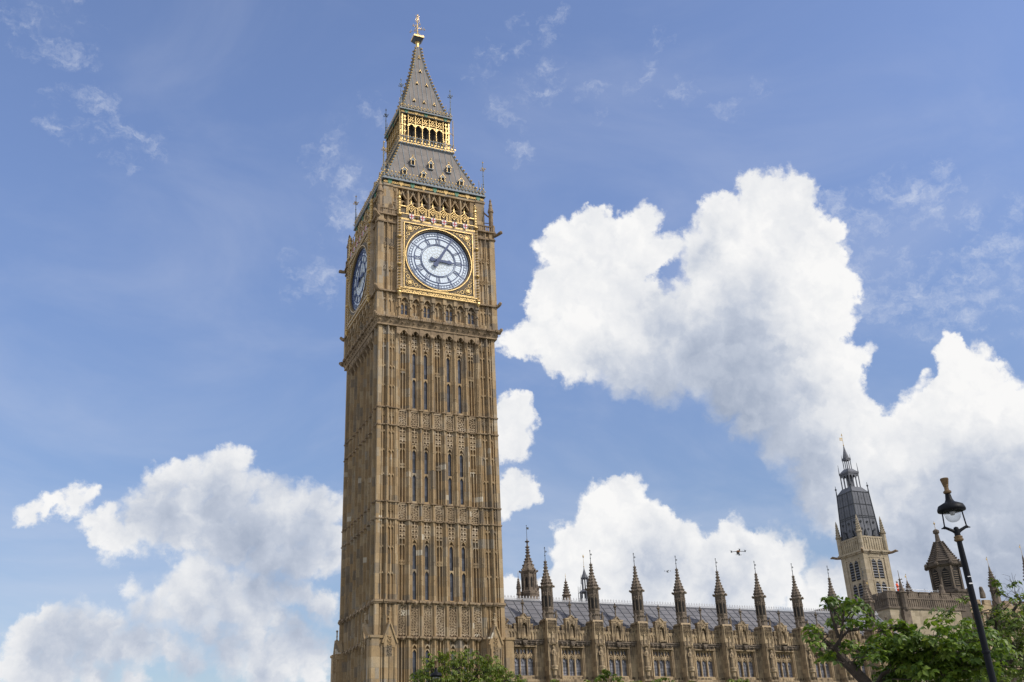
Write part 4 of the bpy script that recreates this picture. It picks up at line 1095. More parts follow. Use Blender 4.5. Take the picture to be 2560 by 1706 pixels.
def parapet(c, a, b):
    g = G(lambda p: (p[0], p[1]-.22, p[2]))
    g.box(a, b, .52, .80, 15.9, 16.86)
    g.box(a, b, .46, .86, 16.78, 16.90)
    x = a+.12
    while x < b-.05:
        if abs(x-c) > .55:
            g.box(x-.03, x+.03, .42, .55, 15.9, 16.8)
            g.arch(x+.03, min(x+.29, b), 16.45, 16.68, 16.78, .44, .55, 3)
        x += .32
    for q in (-1, 1):                                     # stepped merlons
        for s0, s1, h in ((.66, 1.02, 17.42), (1.28, 1.52, 17.28), (1.66, 2.02, 17.34), (2.2, 2.5, 17.20)):
            u, v = sorted((c+q*s0, c+q*s1))
            if u < a or v > b: continue
            g.box(u, v, .54, .74, 16.88, h); g.box(u-.03, v+.03, .48, .80, h-.10, h)
            g.box((u+v)/2-.02, (u+v)/2+.02, .50, .6, 16.9, h-.1); g.box(u, u+.05, .49, .6, 16.9, h-.1); g.box(v-.05, v, .49, .6, 16.9, h-.1)
    # gabled central panel with niche
    g.box(c-.66, c-.30, .30, .80, 15.9, 17.98); g.box(c+.30, c+.66, .30, .80, 15.9, 17.98); g.box(c-.30, c+.30, .55, .80, 15.9, 17.98)
    g.box(c-.70, c-.28, .24, .84, 17.9, 18.04); g.box(c+.28, c+.70, .24, .84, 17.9, 18.04)
    g.prism([(c-.34, 17.55), (c+.34, 17.55), (c+.34, 17.98), (c+.12, 18.16), (c, 18.30), (c-.12, 18.14), (c-.34, 17.98)], .30, .80)
    for q in (-1, 1): g.bar(c+q*.30, 18.02, c, 18.34, .06, .22, .84); g.box(c+q*.48-.025, c+q*.48+.025, .24, .35, 16.0, 17.85); g.box(c+q*.31-.04, c+q*.31+.04, .20, .35, 15.95, 17.5)
    g.arch(c-.28, c+.28, 17.2, 17.5, 17.6, .28, .6, 4)
    g.frus((c-.22, c+.22, .2, .6), 15.95, (c-.26, c+.26, .14, .6), 16.15)
    g.frus((c-.15, c+.15, .32, .58), 16.15, (c-.10, c+.10, .36, .56), 17.0); g.ball((c, .45, 17.1), .11)   # carved beast in the niche
    g.tracery(c-.2, c+.2, 17.5, 17.95, .24, .32)
    o = g.build('parapet', MAT['weathered_stone'], PAL)
    g = G(lambda p: (p[0], p[1]-.22, p[2]))
    g.lathe(c, .5, [(.13, 18.2), (.08, 18.4), (.07, 19.05), (.12, 19.12), (.06, 19.2), (.17, 19.32), (.19, 19.42), (.05, 19.5), (.08, 19.6), (.02, 19.75)], 6)
    g.build('gable_finial', MAT['spire_stone'], o)
for i, c in enumerate(CENT): parapet(c, max(X0, c-BP/2+.5), c+BP/2-.5)

WX = lambda p: (p[0], p[1]-.26, p[2])
def window(c):
    g = G(WX); w = 2.26; x0 = c-w/2
    g.m = 0; g.box(c-1.10, c+1.10, 1.02, 1.06, 12.62, 15.22)
    fr = g.build('window', MAT['palace_glass'], PAL)
    g = G(WX)
    for i in range(4): x = x0+w*i/3; g.box(x-.06, x+.06, .80, 1.10, 12.6, 15.25)
    g.box(c-1.16, c+1.16, .72, 1.1, 12.5, 12.66)
    for i in range(3):
        a = x0+w*i/3+.06; b = x0+w*(i+1)/3-.06; m = (a+b)/2
        g.arch(a, b, 14.15, 14.52, 14.58, .86, 1.06, 6, 1.5)
        for q in (-1, 1): g.bar(a if q < 0 else b, 14.40, m, 14.78, .06, .84, 1.05)
        g.box(m-.03, m+.03, .86, 1.06, 14.7, 15.2)
        for u, v in ((a, m-.03), (m+.03, b)): g.arch(u, v, 14.95, 15.14, 15.22, .86, 1.06, 4); g.arch(u, v, 14.62, 14.5, 14.62, .9, 1.0, 1)
        for q in (-1, 1): g.bar(m+q*.2, 14.2, m, 14.42, .05, .88, 1.04)
    g.build('window_tracery', MAT['weathered_stone'], fr)
    g = G(WX)
    for i in range(3):
        a = x0+w*i/3+.06; b = x0+w*(i+1)/3-.06; m = (a+b)/2
        g.box(m-.012, m+.012, .99, 1.015, 12.66, 13.9)
        for z in (12.9, 13.2, 13.5, 13.8): g.box(a, b, .99, 1.013, z-.010, z+.010)
        for q in (-1, 1): g.bar(m+q*.17, 14.05, m, 14.28, .03, .98, 1.01); g.bar(m+q*.17, 14.05, m, 13.82, .03, .98, 1.01)
    g.build('glazing_bars', MAT['dark_iron'], fr)
for c in CENT: window(c)

def turret_part():
    """octagonal pinnacle turret with crocketed spirelet, base at the offset"""
    g = G()
    g.lathe(0, 0, [(.60, 17.75), (.55, 18.0), (.54, 18.75), (.58, 18.8), (.58, 18.9), (.50, 18.95), (.50, 20.55), (.54, 20.6), (.56, 20.8), (.66, 20.95), (.66, 21.05), (.55, 21.10),
                   (.50, 21.45), (.33, 22.0), (.19, 22.5), (.09, 23.3), (.04, 23.7)], 8)
    for i in range(8):
        a = math.pi/8+i*math.pi/4; c, s = math.cos(a), math.sin(a)
        g.tube((c*.53, s*.53, 18.7), (c*.53, s*.53, 20.8), .045, n=4)
        g.ball((c*.72, s*.72, 21.0), .12, 5, 4)
        for j in range(8):
            z = 21.32+j*.31; r = .55-(z-21.1)*.28 if z < 22.4 else .19-(z-22.4)*.09
            if j < 6 or i % 2: g.ball((c*(r+.03), s*(r+.03), z), .115-.008*j, 5, 4)
        a = i*math.pi/4; c, s = math.cos(a), math.sin(a)
        for z in (20.15, 20.35, 21.3): g.ball((c*.52, s*.52, z), .09, 5, 3)
        for t in (-.10, .10): g.ball((c*.56-s*t, s*.56+c*t, 18.4), .09, 5, 3)
    for z in (22.95, 23.35): g.lathe(0, 0, [(.06, z-.1), (.16, z), (.17, z+.05), (.05, z+.13)], 8)
    for q in (-1, 1):                                     # beasts crouching at the foot
        g.path([(q*.62, -.35, 17.8), (q*.70, -.38, 18.15), (q*.62, -.40, 18.45), (q*.70, -.45, 18.65)], [.16, .15, .11, .05], 6)
    o = g.build('turret', MAT['spire_stone'])
    g = G()
    for i in range(8):                                    # dark slits
        a = i*math.pi/4; c, s = math.cos(a), math.sin(a)
        for t in (0,):
            x, y = c*.505, s*.505
            g.add([(x-s*.075, y+c*.075, 19.02), (x+s*.075, y-c*.075, 19.02), (x+s*.075, y-c*.075, 19.95), (x, y, 20.08), (x-s*.075, y+c*.075, 19.95),
                   (x*.8-s*.07, y*.8+c*.07, 19.05), (x*.8+s*.07, y*.8-c*.07, 19.05), (x*.8+s*.07, y*.8-c*.07, 19.95), (x*.8, y*.8, 20.05), (x*.8-s*.07, y*.8+c*.07, 19.95)],
                  [(0, 1, 2, 3, 4), (9, 8, 7, 6, 5)]+[(k, (k+1) % 5, 5+(k+1) % 5, 5+k) for k in range(5)])
    sl = g.build('turret_slits', MAT['void'], o)
    g = G()
    g.tube((0, 0, 23.6), (0, 0, 24.85), .035, .022, 5); g.ball((0, 0, 24.9), .06, 5, 4); g.ball((0, 0, 24.1), .07, 5, 4)
    for q in (-1, 1): g.tube((0, 0, 24.75), (q*.08, 0, 24.78), .02, n=4)
    g.ring(.12, 24.5, .05, .11, -.015, .015, 4)
    g.build('weather_vane', MAT['dark_iron'], o)
    return o
tur = turret_part()
# the slits must show: cut them proud of the drum
tur.children[0].scale = (1.02, 1.02, 1.0)

def buttress_part():
    g = G()
    g.box(-.55, .55, -.60, 1.0, 0, 17.70)
    g.frus((-.62, .62, -.66, .9), 17.62, (-.55, .55, -.55, .75), 17.85)
    for q in (-1, 1):
        g.box(q*.50-.05, q*.50+.05, -.68, -.55, 0, 17.6)
        g.box(q*.36-.025, q*.36+.025, -.65, -.55, 9, 17.6)
        for z in (17.0, 16.5):
            g.m = 1; g.box(*sorted((q*.05, q*.44)), -.606, -.5, z-.05, z+.5); g.m = 0
            g.tracery(*sorted((q*.06, q*.25)), z, z+.45, -.70, -.58); g.tracery(*sorted((q*.25, q*.44)), z, z+.45, -.70, -.58)
    g.box(-.03, .03, -.66, -.55, 15.9, 17.6)
    for q in (-1, 1):                                     # side panels
        for y in (-.35, 0, .35): g.box(q*.55-.03, q*.55+.03, y-.03, y+.03, 15.9, 17.5)
    g.m = 1; g.box(-.33, .33, -.612, -.5, 13.4, 15.9); g.m = 0  # niche behind the statue, its shade painted in as darker stone
    # canopy over the statue
    g.lathe(0, -.68, [(.16, 15.35), (.27, 15.42), (.27, 15.55), (.16, 15.75), (.08, 16.3), (.11, 16.35), (.02, 16.7)], 6)
    for q in (-1, 1): g.ball((q*.27, -.75, 15.38), .08, 5, 4); g.ball((q*.45, -.66, 15.6), .10, 5, 4)
    # pedestal
    g.lathe(0, -.74, [(.10, 12.3), (.18, 12.5), (.18, 12.95), (.32, 13.08), (.30, 13.2), (.34, 13.3), (.34, 13.42), (.22, 13.5)], 8)
    g.box(-.5, .5, -.78, -.55, 12.1, 12.28); g.box(-.6, .6, -.85, 1.0, 9.7, 9.95)
    g.box(-.62, .62, -1.0, 1.0, 0, 9.7)
    return g.build('buttress', [MAT['weathered_stone'], MAT['recess_shade_stone']])
but = buttress_part()
def statue_part():
    g = G()
    g.lathe(0, -.76, [(.20, 13.48), (.22, 13.6), (.17, 14.2), (.15, 14.5), (.19, 14.78), (.17, 14.88), (.07, 14.93), (.06, 14.98), (.10, 15.05), (.11, 15.15), (.07, 15.25), (.01, 15.3)], 8)
    for q in (-1, 1): g.path([(q*.18, -.76, 14.80), (q*.24, -.80, 14.5), (q*.10, -.96, 14.42)], [.065, .055, .045], 5)
    for t in (-.12, -.04, .05, .13): g.tube((t, -.95, 13.5), (t*.7, -.91, 14.4), .03, n=4)
    return g.build('statue', MAT['weathered_stone'])
sta = statue_part()
for i in range(NB):
    for src in (tur, but, sta):
        o = src if i == 0 else copy_tree(src)
        o.parent = PAL; o.location = (i*BP, 0, 0)

# --- lead roof with standing rolls, cross laps and cast cresting
g = G()
YF, ZF, YR, ZR = 1.0, 17.25, 4.35, 20.35
RX1 = 9.05*BP
g.m = 0
g.add([(X0, YF, ZF), (RX1, YF, ZF), (RX1, YR, ZR), (X0, YR, ZR), (RX1, 2*YR-YF, ZF), (X0, 2*YR-YF, ZF), (X0, YF, 15.5), (RX1, YF, 15.5), (RX1, 2*YR-YF, 15.5), (X0, 2*YR-YF, 15.5)],
      [(0, 1, 2, 3), (3, 2, 4, 5), (0, 6, 7, 1), (5, 4, 8, 9), (0, 3, 5, 9, 6), (1, 7, 8, 4, 2)])
g.m = 1
x = X0+.35
while x < RX1:
    g.tube((x, YF, ZF+.02), (x, YR, ZR+.02), .05, n=5); x += 1.012
for j in range(1, 6):
    t = j/6+random.uniform(-.01, .01); y, z = YF+(YR-YF)*t, ZF+(ZR-ZF)*t
    g.box(X0, RX1, y-.03, y+.02, z-.03, z+.035)
g.box(X0, RX1, YR-.12, YR+.12, ZR-.08, ZR+.06)
rf = g.build('roof', [MAT['lead_sheet'], MAT['spire_lead']], PAL)
g = G(); x = X0+.1; i = 0
g.box(X0, RX1, YR-.03, YR+.03, ZR+.05, ZR+.10)
while x < RX1:
    g.box(x-.03, x+.03, YR-.02, YR+.02, ZR+.1, ZR+.54); g.box(x-.10, x+.10, YR-.02, YR+.02, ZR+.38, ZR+.43)
    g.ring(x+.17, ZR+.20, .05, .10, YR-.02, YR+.02, 6); x += .345
g.build('roof_cresting', MAT['cresting_iron'], rf)
for x in (6.62*BP, 7.55*BP, 5.6*BP):                      # little roof vents
    g = G(); t = .60; y, z = YF+(YR-YF)*t, ZF+(ZR-ZF)*t
    g.frus((x-.22, x+.22, y-.35, y+.2), z-.15, (x-.16, x+.16, y-.3, y+.2), z+.22); g.build('roof_vent', MAT['spire_lead'], rf)
g = G(); x = X0+.25; y = 1.05
g.path([(x+.1, .5, 17.3), (x+.3, .2, 17.45), (x+.5, .1, 17.7), (x+.35, .15, 17.85)], [.12, .14, .12, .05], 6)
g.build('roof_beast', MAT['ledge_stone'], PAL)

# ------------------------------------------------------------------ buildings behind and beyond
def octo_turret(name, label, cat, x, y, r, z0, z1, ztip, matl, slit=True, group=None, crock=True, base=0.0):
    t = thing(name, label, cat, (x, y, 0), 0, group)
    g = G()
    g.lathe(0, 0, [(r*1.25, base), (r*1.25, z0-.6), (r*1.35, z0-.4), (r*1.35, z0-.1), (r, z0), (r, z1-.35), (r*1.12, z1-.3), (r*1.25, z1-.1), (r*1.25, z1), (r*1.0, z1+.05)], 8)
    for i in range(8):
        a = math.pi/8+i*math.pi/4; c, s = math.cos(a), math.sin(a)
        g.tube((c*r*1.03, s*r*1.03, z0-.2), (c*r*1.03, s*r*1.03, z1), r*.11, n=4); g.ball((c*r*1.28, s*r*1.28, z1), r*.17, 5, 4); g.ball((c*r*1.3, s*r*1.3, z0-.2), r*.15, 5, 4)
    g.build('drum', matl, t)
    g = G(); h = ztip-z1
    pr = [(r*.98, z1), (r*.90, z1+h*.08), (r*.60, z1+h*.18), (r*.32, z1+h*.29), (r*.20, z1+h*.38), (r*.13, z1+h*.55), (r*.06, z1+h*.70), (r*.04, z1+h*.72)]
    g.lathe(0, 0, pr, 8)
    if crock:
        for (r0, za), (r1, zb) in zip(pr[:5], pr[1:6]):
            n = max(1, int((zb-za)/.28))
            for j in range(n):
                q = (j+.5)/n; rr, z = r0+(r1-r0)*q, za+(zb-za)*q
                for i in range(8): a = math.pi/8+i*math.pi/4; g.ball(((rr+.03)*math.cos(a), (rr+.03)*math.sin(a), z), .10 if r > .6 else .07, 5, 4)
    for q in (.40, .52, .64): z = z1+h*q; g.lathe(0, 0, [(r*.1, z-.12), (r*.34, z), (r*.34, z+.06), (r*.1, z+.16)], 8)
    g.build('spirelet', matl, t)
    if slit:
        g = G()
        for i in range(8):
            a = i*math.pi/4; q = Matrix.Rotation(a, 4, 'Z')
            g.xf = lambda p, q=q: tuple(q @ Vector(p))
            g.prism([(-r*.13, z0+.35), (r*.13, z0+.35), (r*.13, z1-1.0), (0, z1-.7), (-r*.13, z1-1.0)], -r*.955, -r*.90)
        g.build('slits', MAT['void'], t)
    g = G(); g.tube((0, 0, z1+h*.70), (0, 0, ztip), .03, .02, 5); g.ball((0, 0, ztip), .06, 5, 4); g.box(.02, .28, -.012, .012, ztip-.45, ztip-.2)
    g.build('weather_vane', MAT['dark_iron'], t)
    return t
octo_turret('stone_turret', 'tall crocketed stone turret with slits rising behind the roof beside the clock tower', 'turret', 17.35, 12, .80, 23.75, 26.0, 31.4, MAT['spire_stone'])
for nm, x, z1, zt, r, lb in (('stone_pinnacle', 16.0, 23.9, 25.95, .22, 'small dark pinnacle just left of the tall stone turret behind the roof'),
                             ('stone_pinnacle', 18.42, 23.9, 25.1, .14, 'thin dark pinnacle just right of the tall stone turret behind the roof'),
                             ('stone_pinnacle', 22.1, 23.3, 25.95, .45, 'short crocketed stone pinnacle behind the roof between the first two buttress turrets')):
    t = thing(nm, lb, 'pinnacle', (x, 12, 0))
    g = G(); g.lathe(0, 0, [(r*1.2, 0), (r*1.2, z1-.7), (r*1.4, z1-.6), (r*1.1, z1-.4), (r, z1), (r*1.3, z1+.05), (r*.8, z1+.25), (r*.45, z1+(zt-z1)*.4), (r*.25, z1+(zt-z1)*.55), (.03, zt-.55)], 8)
    for j in range(6):
        z = z1+.15+j*(zt-z1-.9)/6; rr = r*(1.05-.15*j)
        for i in range(8): a = i*math.pi/4; g.ball((rr*math.cos(a), rr*math.sin(a), z), .08, 5, 4)
    g.build('shaft', MAT['spire_stone'], t)
    g = G(); g.tube((0, 0, zt-.6), (0, 0, zt), .022, .015, 4); g.ball((0, 0, zt-.3), .05, 5, 4); g.build('weather_vane', MAT['gold'], t)

# grey lantern spire far behind
t = thing('iron_lantern_spire', 'slender grey open lantern spire with a gold vane standing beyond the ridge', 'spire', (34.15, 30, 0))
g = G()
g.lathe(0, 0, [(1.1, 0), (1.1, 25.6), (.8, 25.7), (.8, 25.9)], 8)
for i in range(8):
    a = math.pi/8+i*math.pi/4; c, s = math.cos(a), math.sin(a)
    g.tube((c*.74, s*.74, 25.7), (c*.70, s*.70, 27.6), .07, n=4); g.tube((c*.42, s*.42, 27.8), (c*.42, s*.42, 29.5), .06, n=4)
    g.tube((c*1.02, s*1.02, 25.7), (c*1.0, s*1.0, 28.3), .06, .02, 4); g.tube((c*1.0, s*1.0, 27.3), (c*.7, s*.7, 27.6), .04, n=4)
    g.tube((c*.55, s*.55, 28.6), (c*.52, s*.52, 29.9), .045, .01, 4)
g.lathe(0, 0, [(.85, 27.4), (.85, 27.55), (.55, 27.75), (.50, 27.85)], 8); g.lathe(0, 0, [(.50, 29.3), (.56, 29.45), (.45, 29.55), (.25, 30.0), (.08, 30.6), (.03, 30.9)], 8)
g.lathe(0, 0, [(.22, 25.8), (.22, 27.5)], 8)
g.build('lantern', MAT['spire_lead'], t)
g = G(); g.tube((0, 0, 30.8), (0, 0, 32.7), .03, .015, 5); g.ball((0, 0, 31.0), .09, 5, 4); g.lathe(0, 0, [(.02, 32.2), (.12, 32.4), (.02, 32.7)], 5); g.build('weather_vane', MAT['gold'], t)

# --- square ventilation tower, stone below, lead above
VX, VY, VW = 68.2, 12.15, 2.08
t = thing('ventilation_tower', 'square stone tower with louvred windows under a tall lead clad upper stage', 'tower', (VX, VY, 0))
g = G(); W0 = VW
g.box(-W0, W0, -W0, W0, 0, 30.4)
for k in range(4):
    g.xf = face(k)
    for sgn in (-1, 1): g.box(*sorted((sgn*(W0-.72), sgn*(W0+.12))), W0-.3, W0+.12, 0, 30.3)
    g.box(-1.4, 1.4, W0-.3, W0+.10, 29.6, 30.3); g.box(-1.4, 1.4, W0-.3, W0+.10, 0, 20.6)
    g.box(-1.4, 1.4, W0-.3, W0+.04, 26.55, 26.75)
    for x in (-1.0, 0, 1.0): g.box(x-.09, x+.09, W0-.3, W0+.06, 20.5, 29.7)
    for a, b in ((-.96, -.09), (.09, .96)):
        for zt in (29.6, 26.55): g.arch(a, b, zt-.7, zt-.15, zt+.02, W0-.3, W0+.04, 5)
    g.box(-W0-.35, W0+.35, W0-.3, W0+.36, 30.35, 30.6); g.box(-W0-.22, W0+.22, W0-.3, W0+.24, 30.15, 30.35)
    g.box(-W0, W0, W0-.25, W0+.02, 30.6, 32.45); g.box(-W0-.05, W0+.05, W0-.28, W0+.10, 32.3, 32.5)
    for i in range(10): x = -1.9+i*.42; g.box(x-.06, x+.06, W0, W0+.10, 30.7, 32.3)
    for x in (-1.0, 1.0): g.ball((x, W0+.35, 30.4), .22)
st = g.build('stone_stage', MAT['pale_stone'], t)
g = G()
for k in range(4):
    g.xf = face(k)
    for a, b in ((-.96, -.09), (.09, .96)):
        for z0, z1 in ((20.7, 26.4), (26.8, 29.5)):
            g.m = 0; g.box(a, b, W0-.02, W0+.004, z0, z1)
            g.m = 1; z = z0+.2
            while z < z1-.1: g.add([(a, W0+.002, z+.16), (b, W0+.002, z+.16), (b, W0+.05, z), (a, W0+.05, z), (a, W0+.002, z+.12), (b, W0+.002, z+.12)], [(0, 1, 2, 3), (3, 2, 5, 4)]); z += .36
g.build('louvre', [MAT['void'], MAT['spire_lead']], t)
for sx in (-1, 1):
    for sy in (-1, 1):
        g = G(); x, y = sx*W0, sy*W0
        g.lathe(x, y, [(.36, 30.6), (.36, 32.9), (.46, 33.0), (.30, 33.4), (.12, 35.0), (.03, 35.4)], 8)
        for j in range(6):
            for i in range(4): a = i*math.pi/2; r = .40-.055*j; g.ball((x+r*math.cos(a), y+r*math.sin(a), 33.15+j*.33), .09, 5, 4)
        g.build('corner_pinnacle', MAT['pale_stone'], t)
        g = G(); d = Vector((sx, sy, 0)).normalized(); p = Vector((sx*(W0+.1), sy*(W0+.1), 30.3))
        g.path([p, p+d*.6+Vector((0, 0, .02)), p+d*1.1+Vector((0, 0, .18)), p+d*1.4+Vector((0, 0, .08))], [.20, .17, .18, .06], 6)
        g.build('gargoyle', MAT['ledge_stone'], t)
g = G()
L0, L1 = 1.80, 1.52
g.sq(0, 0, L0, 32.3, L1, 39.0); g.sq(0, 0, L1, 39.0, .95, 39.8)
g.m = 1
for k in range(4):
    g.xf = face(k)
    for z in (35.2, 35.45, 37.1, 38.9):
        w = L0+(L1-L0)*(z-32.3)/6.7+.03; g.box(-w, w, w-.1, w+.03, z, z+.07)
    for f in (-1, -.33, .33, 1): g.tube((f*L0, L0+.02, 32.3), (f*L1, L1+.02, 39.0), .07 if abs(f) == 1 else .05, n=4)
    for f in (-.66, 0, .66):
        g.tube((f*L0, L0+.0, 32.3), (f*L1, L1+.0, 39.0), .02, n=4)
        for zz in (34.6, 33.6): g.ring(f*1.7, zz, .10, .17, 1.6, 1.80, 8)
    for f in (-.35, .35): g.prism([(f*2-.28, 32.7), (f*2+.28, 32.7), (f*2, 33.5)], 1.6, 2.0)
for sx in (-1, 1):
    for sy in (-1, 1): g.xf = None; g.tube((sx*L1, sy*L1, 38.9), (sx*L1, sy*L1, 40.4), .10, .03, 5); g.ball((sx*L1, sy*L1, 39.9), .15)
g.build('lead_stage', [MAT['spire_lead'], MAT['dark_iron']], t)
g = G()
for k in range(4):
    g.xf = face(k)
    for x in (-.86, -.29, .29, .86): g.box(x-.055, x+.055, .80, .91, 39.6, 42.0)
    for a, b in ((-.83, -.33), (-.25, .25), (.33, .83)): g.arch(a, b, 41.2, 41.6, 41.8, .82, .90, 4)
    g.box(-.95, .95, .78, .96, 41.8, 42.0)
    for x in (-.36, 0, .36): g.box(x-.04, x+.04, .32, .40, 42.5, 44.0)
    g.box(-.42, .42, .30, .43, 43.9, 44.1)
g.xf = None
g.sq(0, 0, .25, 39.8, .2, 41.9); g.sq(0, 0, .98, 42.0, .45, 42.6); g.sq(0, 0, .42, 44.0, .36, 44.3)
g.lathe(0, 0, [(.50, 44.1), (.46, 44.3), (.30, 44.9), (.13, 45.6), (.05, 46.1)], 8)
for sx in (-1, 1):
    for sy in (-1, 1): g.tube((sx*.92, sy*.92, 41.9), (sx*.90, sy*.90, 43.4), .07, .02, 5); g.tube((sx*.42, sy*.42, 43.9), (sx*.40, sy*.40, 44.8), .05, .015, 5)
g.build('open_lantern', MAT['spire_lead'], t)
g = G(); g.tube((0, 0, 46.0), (0, 0, 48.0), .035, .02, 5); g.ball((0, 0, 46.2), .1); g.box(-.55, -.02, -.015, .015, 46.9, 47.05); g.box(-.5, -.02, -.015, .015, 47.15, 47.3)
for q in (-1, 1): g.bar(q*.1, 47.6, 0, 47.95, .04, -.02, .02)
g.build('weather_vane', MAT['gold'], t)

# --- chapel block with battlements and octagonal belfry turret
t = thing('chapel_block', 'plain ashlar block with a dark panelled parapet behind the trees', 'building', (0, 0, 0))
g = G(); bx0, bx1, by = 60.2, 72.5, 1.0
g.box(bx0, bx1, by, 24, 0, 21.2); g.box(bx1, 95, 1.6, 24, 0, 21.0); g.build('wall', MAT['pale_stone'], t)
g = G()
for i in range(26): g.box(72.6+i*.8, 72.75+i*.8, 1.4, 1.7, 0, 21.2)
g.box(bx1, 95, 1.35, 1.9, 21.0, 21.2); g.box(bx1, 95, 1.5, 1.9, 21.2, 22.1)
for i in range(12): g.box(73+i*1.8, 74.2+i*1.8, 1.45, 1.9, 22.1, 22.7)
for z in (14, 17.5): g.box(bx1, 95, 1.3, 1.7, z, z+.3)
g.build('panelled_wing', MAT['weathered_stone'], t)
g = G()
g.box(bx0-.15, bx1, by-.15, 24, 21.1, 21.35); g.box(bx0, bx1, by-.03, by+.5, 21.3, 22.7); g.box(bx0-.03, bx0+.5, by, 24, 21.3, 22.7)
g.box(bx0-.12, bx1, by-.12, by+.6, 22.3, 22.45)
x = bx0
while x < bx1:
    g.box(x-.05, x+.05, by-.10, by+.1, 21.35, 22.9); x += .34
x = bx0
while x < bx1: g.box(x, x+1.4, by-.06, by+.4, 22.45, 23.15); g.box(x-.05, x+1.45, by-.12, by+.45, 23.1, 23.22); x += 1.75
y = by
while y < 22:
    g.box(bx0-.10, bx0+.1, y-.05, y+.05, 21.35, 22.9); y += .34
y = by+.0
while y < 22: g.box(bx0-.06, bx0+.4, y, y+1.4, 22.45, 23.15); y += 1.75
g.build('parapet', MAT['spire_stone'], t)
g = G()
for x in (62.4,):
    g.box(x-.55, x+.55, by-.5, by, 0, 20.9); g.lathe(x, by-.3, [(.42, 20.9), (.42, 22.9), (.55, 23.0), (.4, 23.1), (.25, 23.6), (.10, 24.5), (.22, 24.55), (.05, 24.7), (.03, 25.7)], 8)
    for j in range(4): g.ball((x-.28+.04*j, by-.5, 23.4+j*.4), .08); g.ball((x+.28-.04*j, by-.5, 23.4+j*.4), .08)
g.build('buttress_pinnacle', MAT['spire_stone'], t)
t2 = octo_turret('belfry_turret', 'squat dark octagonal belfry turret with a scaled stone cap near the street lamp', 'turret', 72.6, 3.0, 1.78, 23.9, 27.2, 33.2, MAT['sooty_stone'], slit=False)
for ch in list(t2.children):
    if ch.name.startswith('spirelet') or ch.name.startswith('weather'): bpy.data.objects.remove(ch, do_unlink=True)
g = G()
pr = [(2.0, 27.2), (2.05, 27.45), (1.75, 27.8), (1.25, 28.6), (.85, 29.4), (.50, 30.1), (.36, 30.35), (.30, 30.8), (.25, 31.4), (.42, 31.5), (.42, 31.8), (.15, 32.0)]
g.lathe(0, 0, pr, 8)
for (r0, za), (r1, zb) in zip(pr[1:6], pr[2:7]):
    n = 3 if zb-za > .5 else 1
    for j in range(n):
        q = (j+.3)/n; rr, z = r0+(r1-r0)*q, za+(zb-za)*q
        g.lathe(0, 0, [(rr-.02, z-.02), (rr+.13, z), (rr+.10, z+.07), (rr-.05, z+.22)], 8)
        for i in range(8): a = math.pi/8+i*math.pi/4; g.ball(((rr+.14)*math.cos(a), (rr+.14)*math.sin(a), z+.06), .14, 5, 4)
g.build('scaled_cap', MAT['sooty_stone'], t2)
g = G(); m0 = 0
for i in range(8):
    q = Matrix.Rotation(i*math.pi/4, 4, 'Z'); g.xf = lambda p, q=q: tuple(q @ Vector(p))
    g.m = 0; g.prism([(-.40, 24.3), (.40, 24.3), (.40, 26.2), (0, 26.7), (-.40, 26.2)], -1.68, -1.60)
    g.m = 1
    for j in range(7): g.box(-.36, .36, -1.73, -1.66, 24.45+j*.28, 24.54+j*.28)
g.build('louvre', [MAT['void'], MAT['spire_stone']], t2)
g = G(); g.tube((0, 0, 31.9), (0, 0, 33.1), .04, .02, 5); g.lathe(0, 0, [(.03, 32.6), (.14, 32.75), (.03, 32.95)], 6); g.build('weather_vane', MAT['gold'], t2)
for (x, y, z0, zt, r, lb) in ((65.85, 3.0, 23.2, 25.9, .50, 'crocketed pinnacle on the chapel parapet left of the belfry turret'),
                              (64.95, 9.0, 24.1, 26.2, .22, 'thin pinnacle behind the roof workman'),
                              (78.6, 1.2, 24.4, 28.3, .55, 'crocketed pinnacle right of the street lamp with a gold vane'),
                              (85.0, 1.0, 25.4, 30.2, .55, 'crocketed pinnacle at the right edge above the trees')):
    t = thing('roof_pinnacle', lb, 'pinnacle', (x, y, 0))
    g = G(); h = zt-z0
    g.lathe(0, 0, [(r, 0), (r, z0-.6), (r*1.2, z0-.5), (r, z0-.3), (r, z0), (r*1.25, z0+.05), (r*.9, z0+.3), (r*.3, z0+h*.5), (r*.2, z0+h*.62), (.03, z0+h*.7)], 8)
    for j in range(6):
        rr = r*(1.05-.15*j)
        for i in range(8): a = i*math.pi/4; g.ball((rr*math.cos(a), rr*math.sin(a), z0+.2+j*h*.085), .09, 5, 4)
    g.build('shaft', MAT['spire_stone'], t)
    g = G(); g.tube((0, 0, z0+h*.6), (0, 0, zt), .03, .015, 4); g.box(-.2, 0, -.012, .012, zt-.5, zt-.25); g.ball((0, 0, zt-.1), .06, 5, 4); g.build('weather_vane', MAT['gold'], t)
for x in (69.6, 76.4):
    t = thing('heraldic_beast', 'small seated stone beast on the parapet %s the belfry turret' % ('left of' if x < 70 else 'right of'), 'statue', (x, 1.3, 0))
    g = G(); g.path([(0, 0, 22.9), (.05, 0, 23.4), (0, 0, 23.9), (-.1, -.05, 24.2), (-.25, -.1, 24.25)], [.35, .34, .26, .22, .08], 8, ); g.path([(-.25, -.1, 22.95), (-.22, -.1, 23.6), (-.05, 0, 23.8)], [.09, .09, .1], 6)
    g.build('body', MAT['spire_stone'], t)

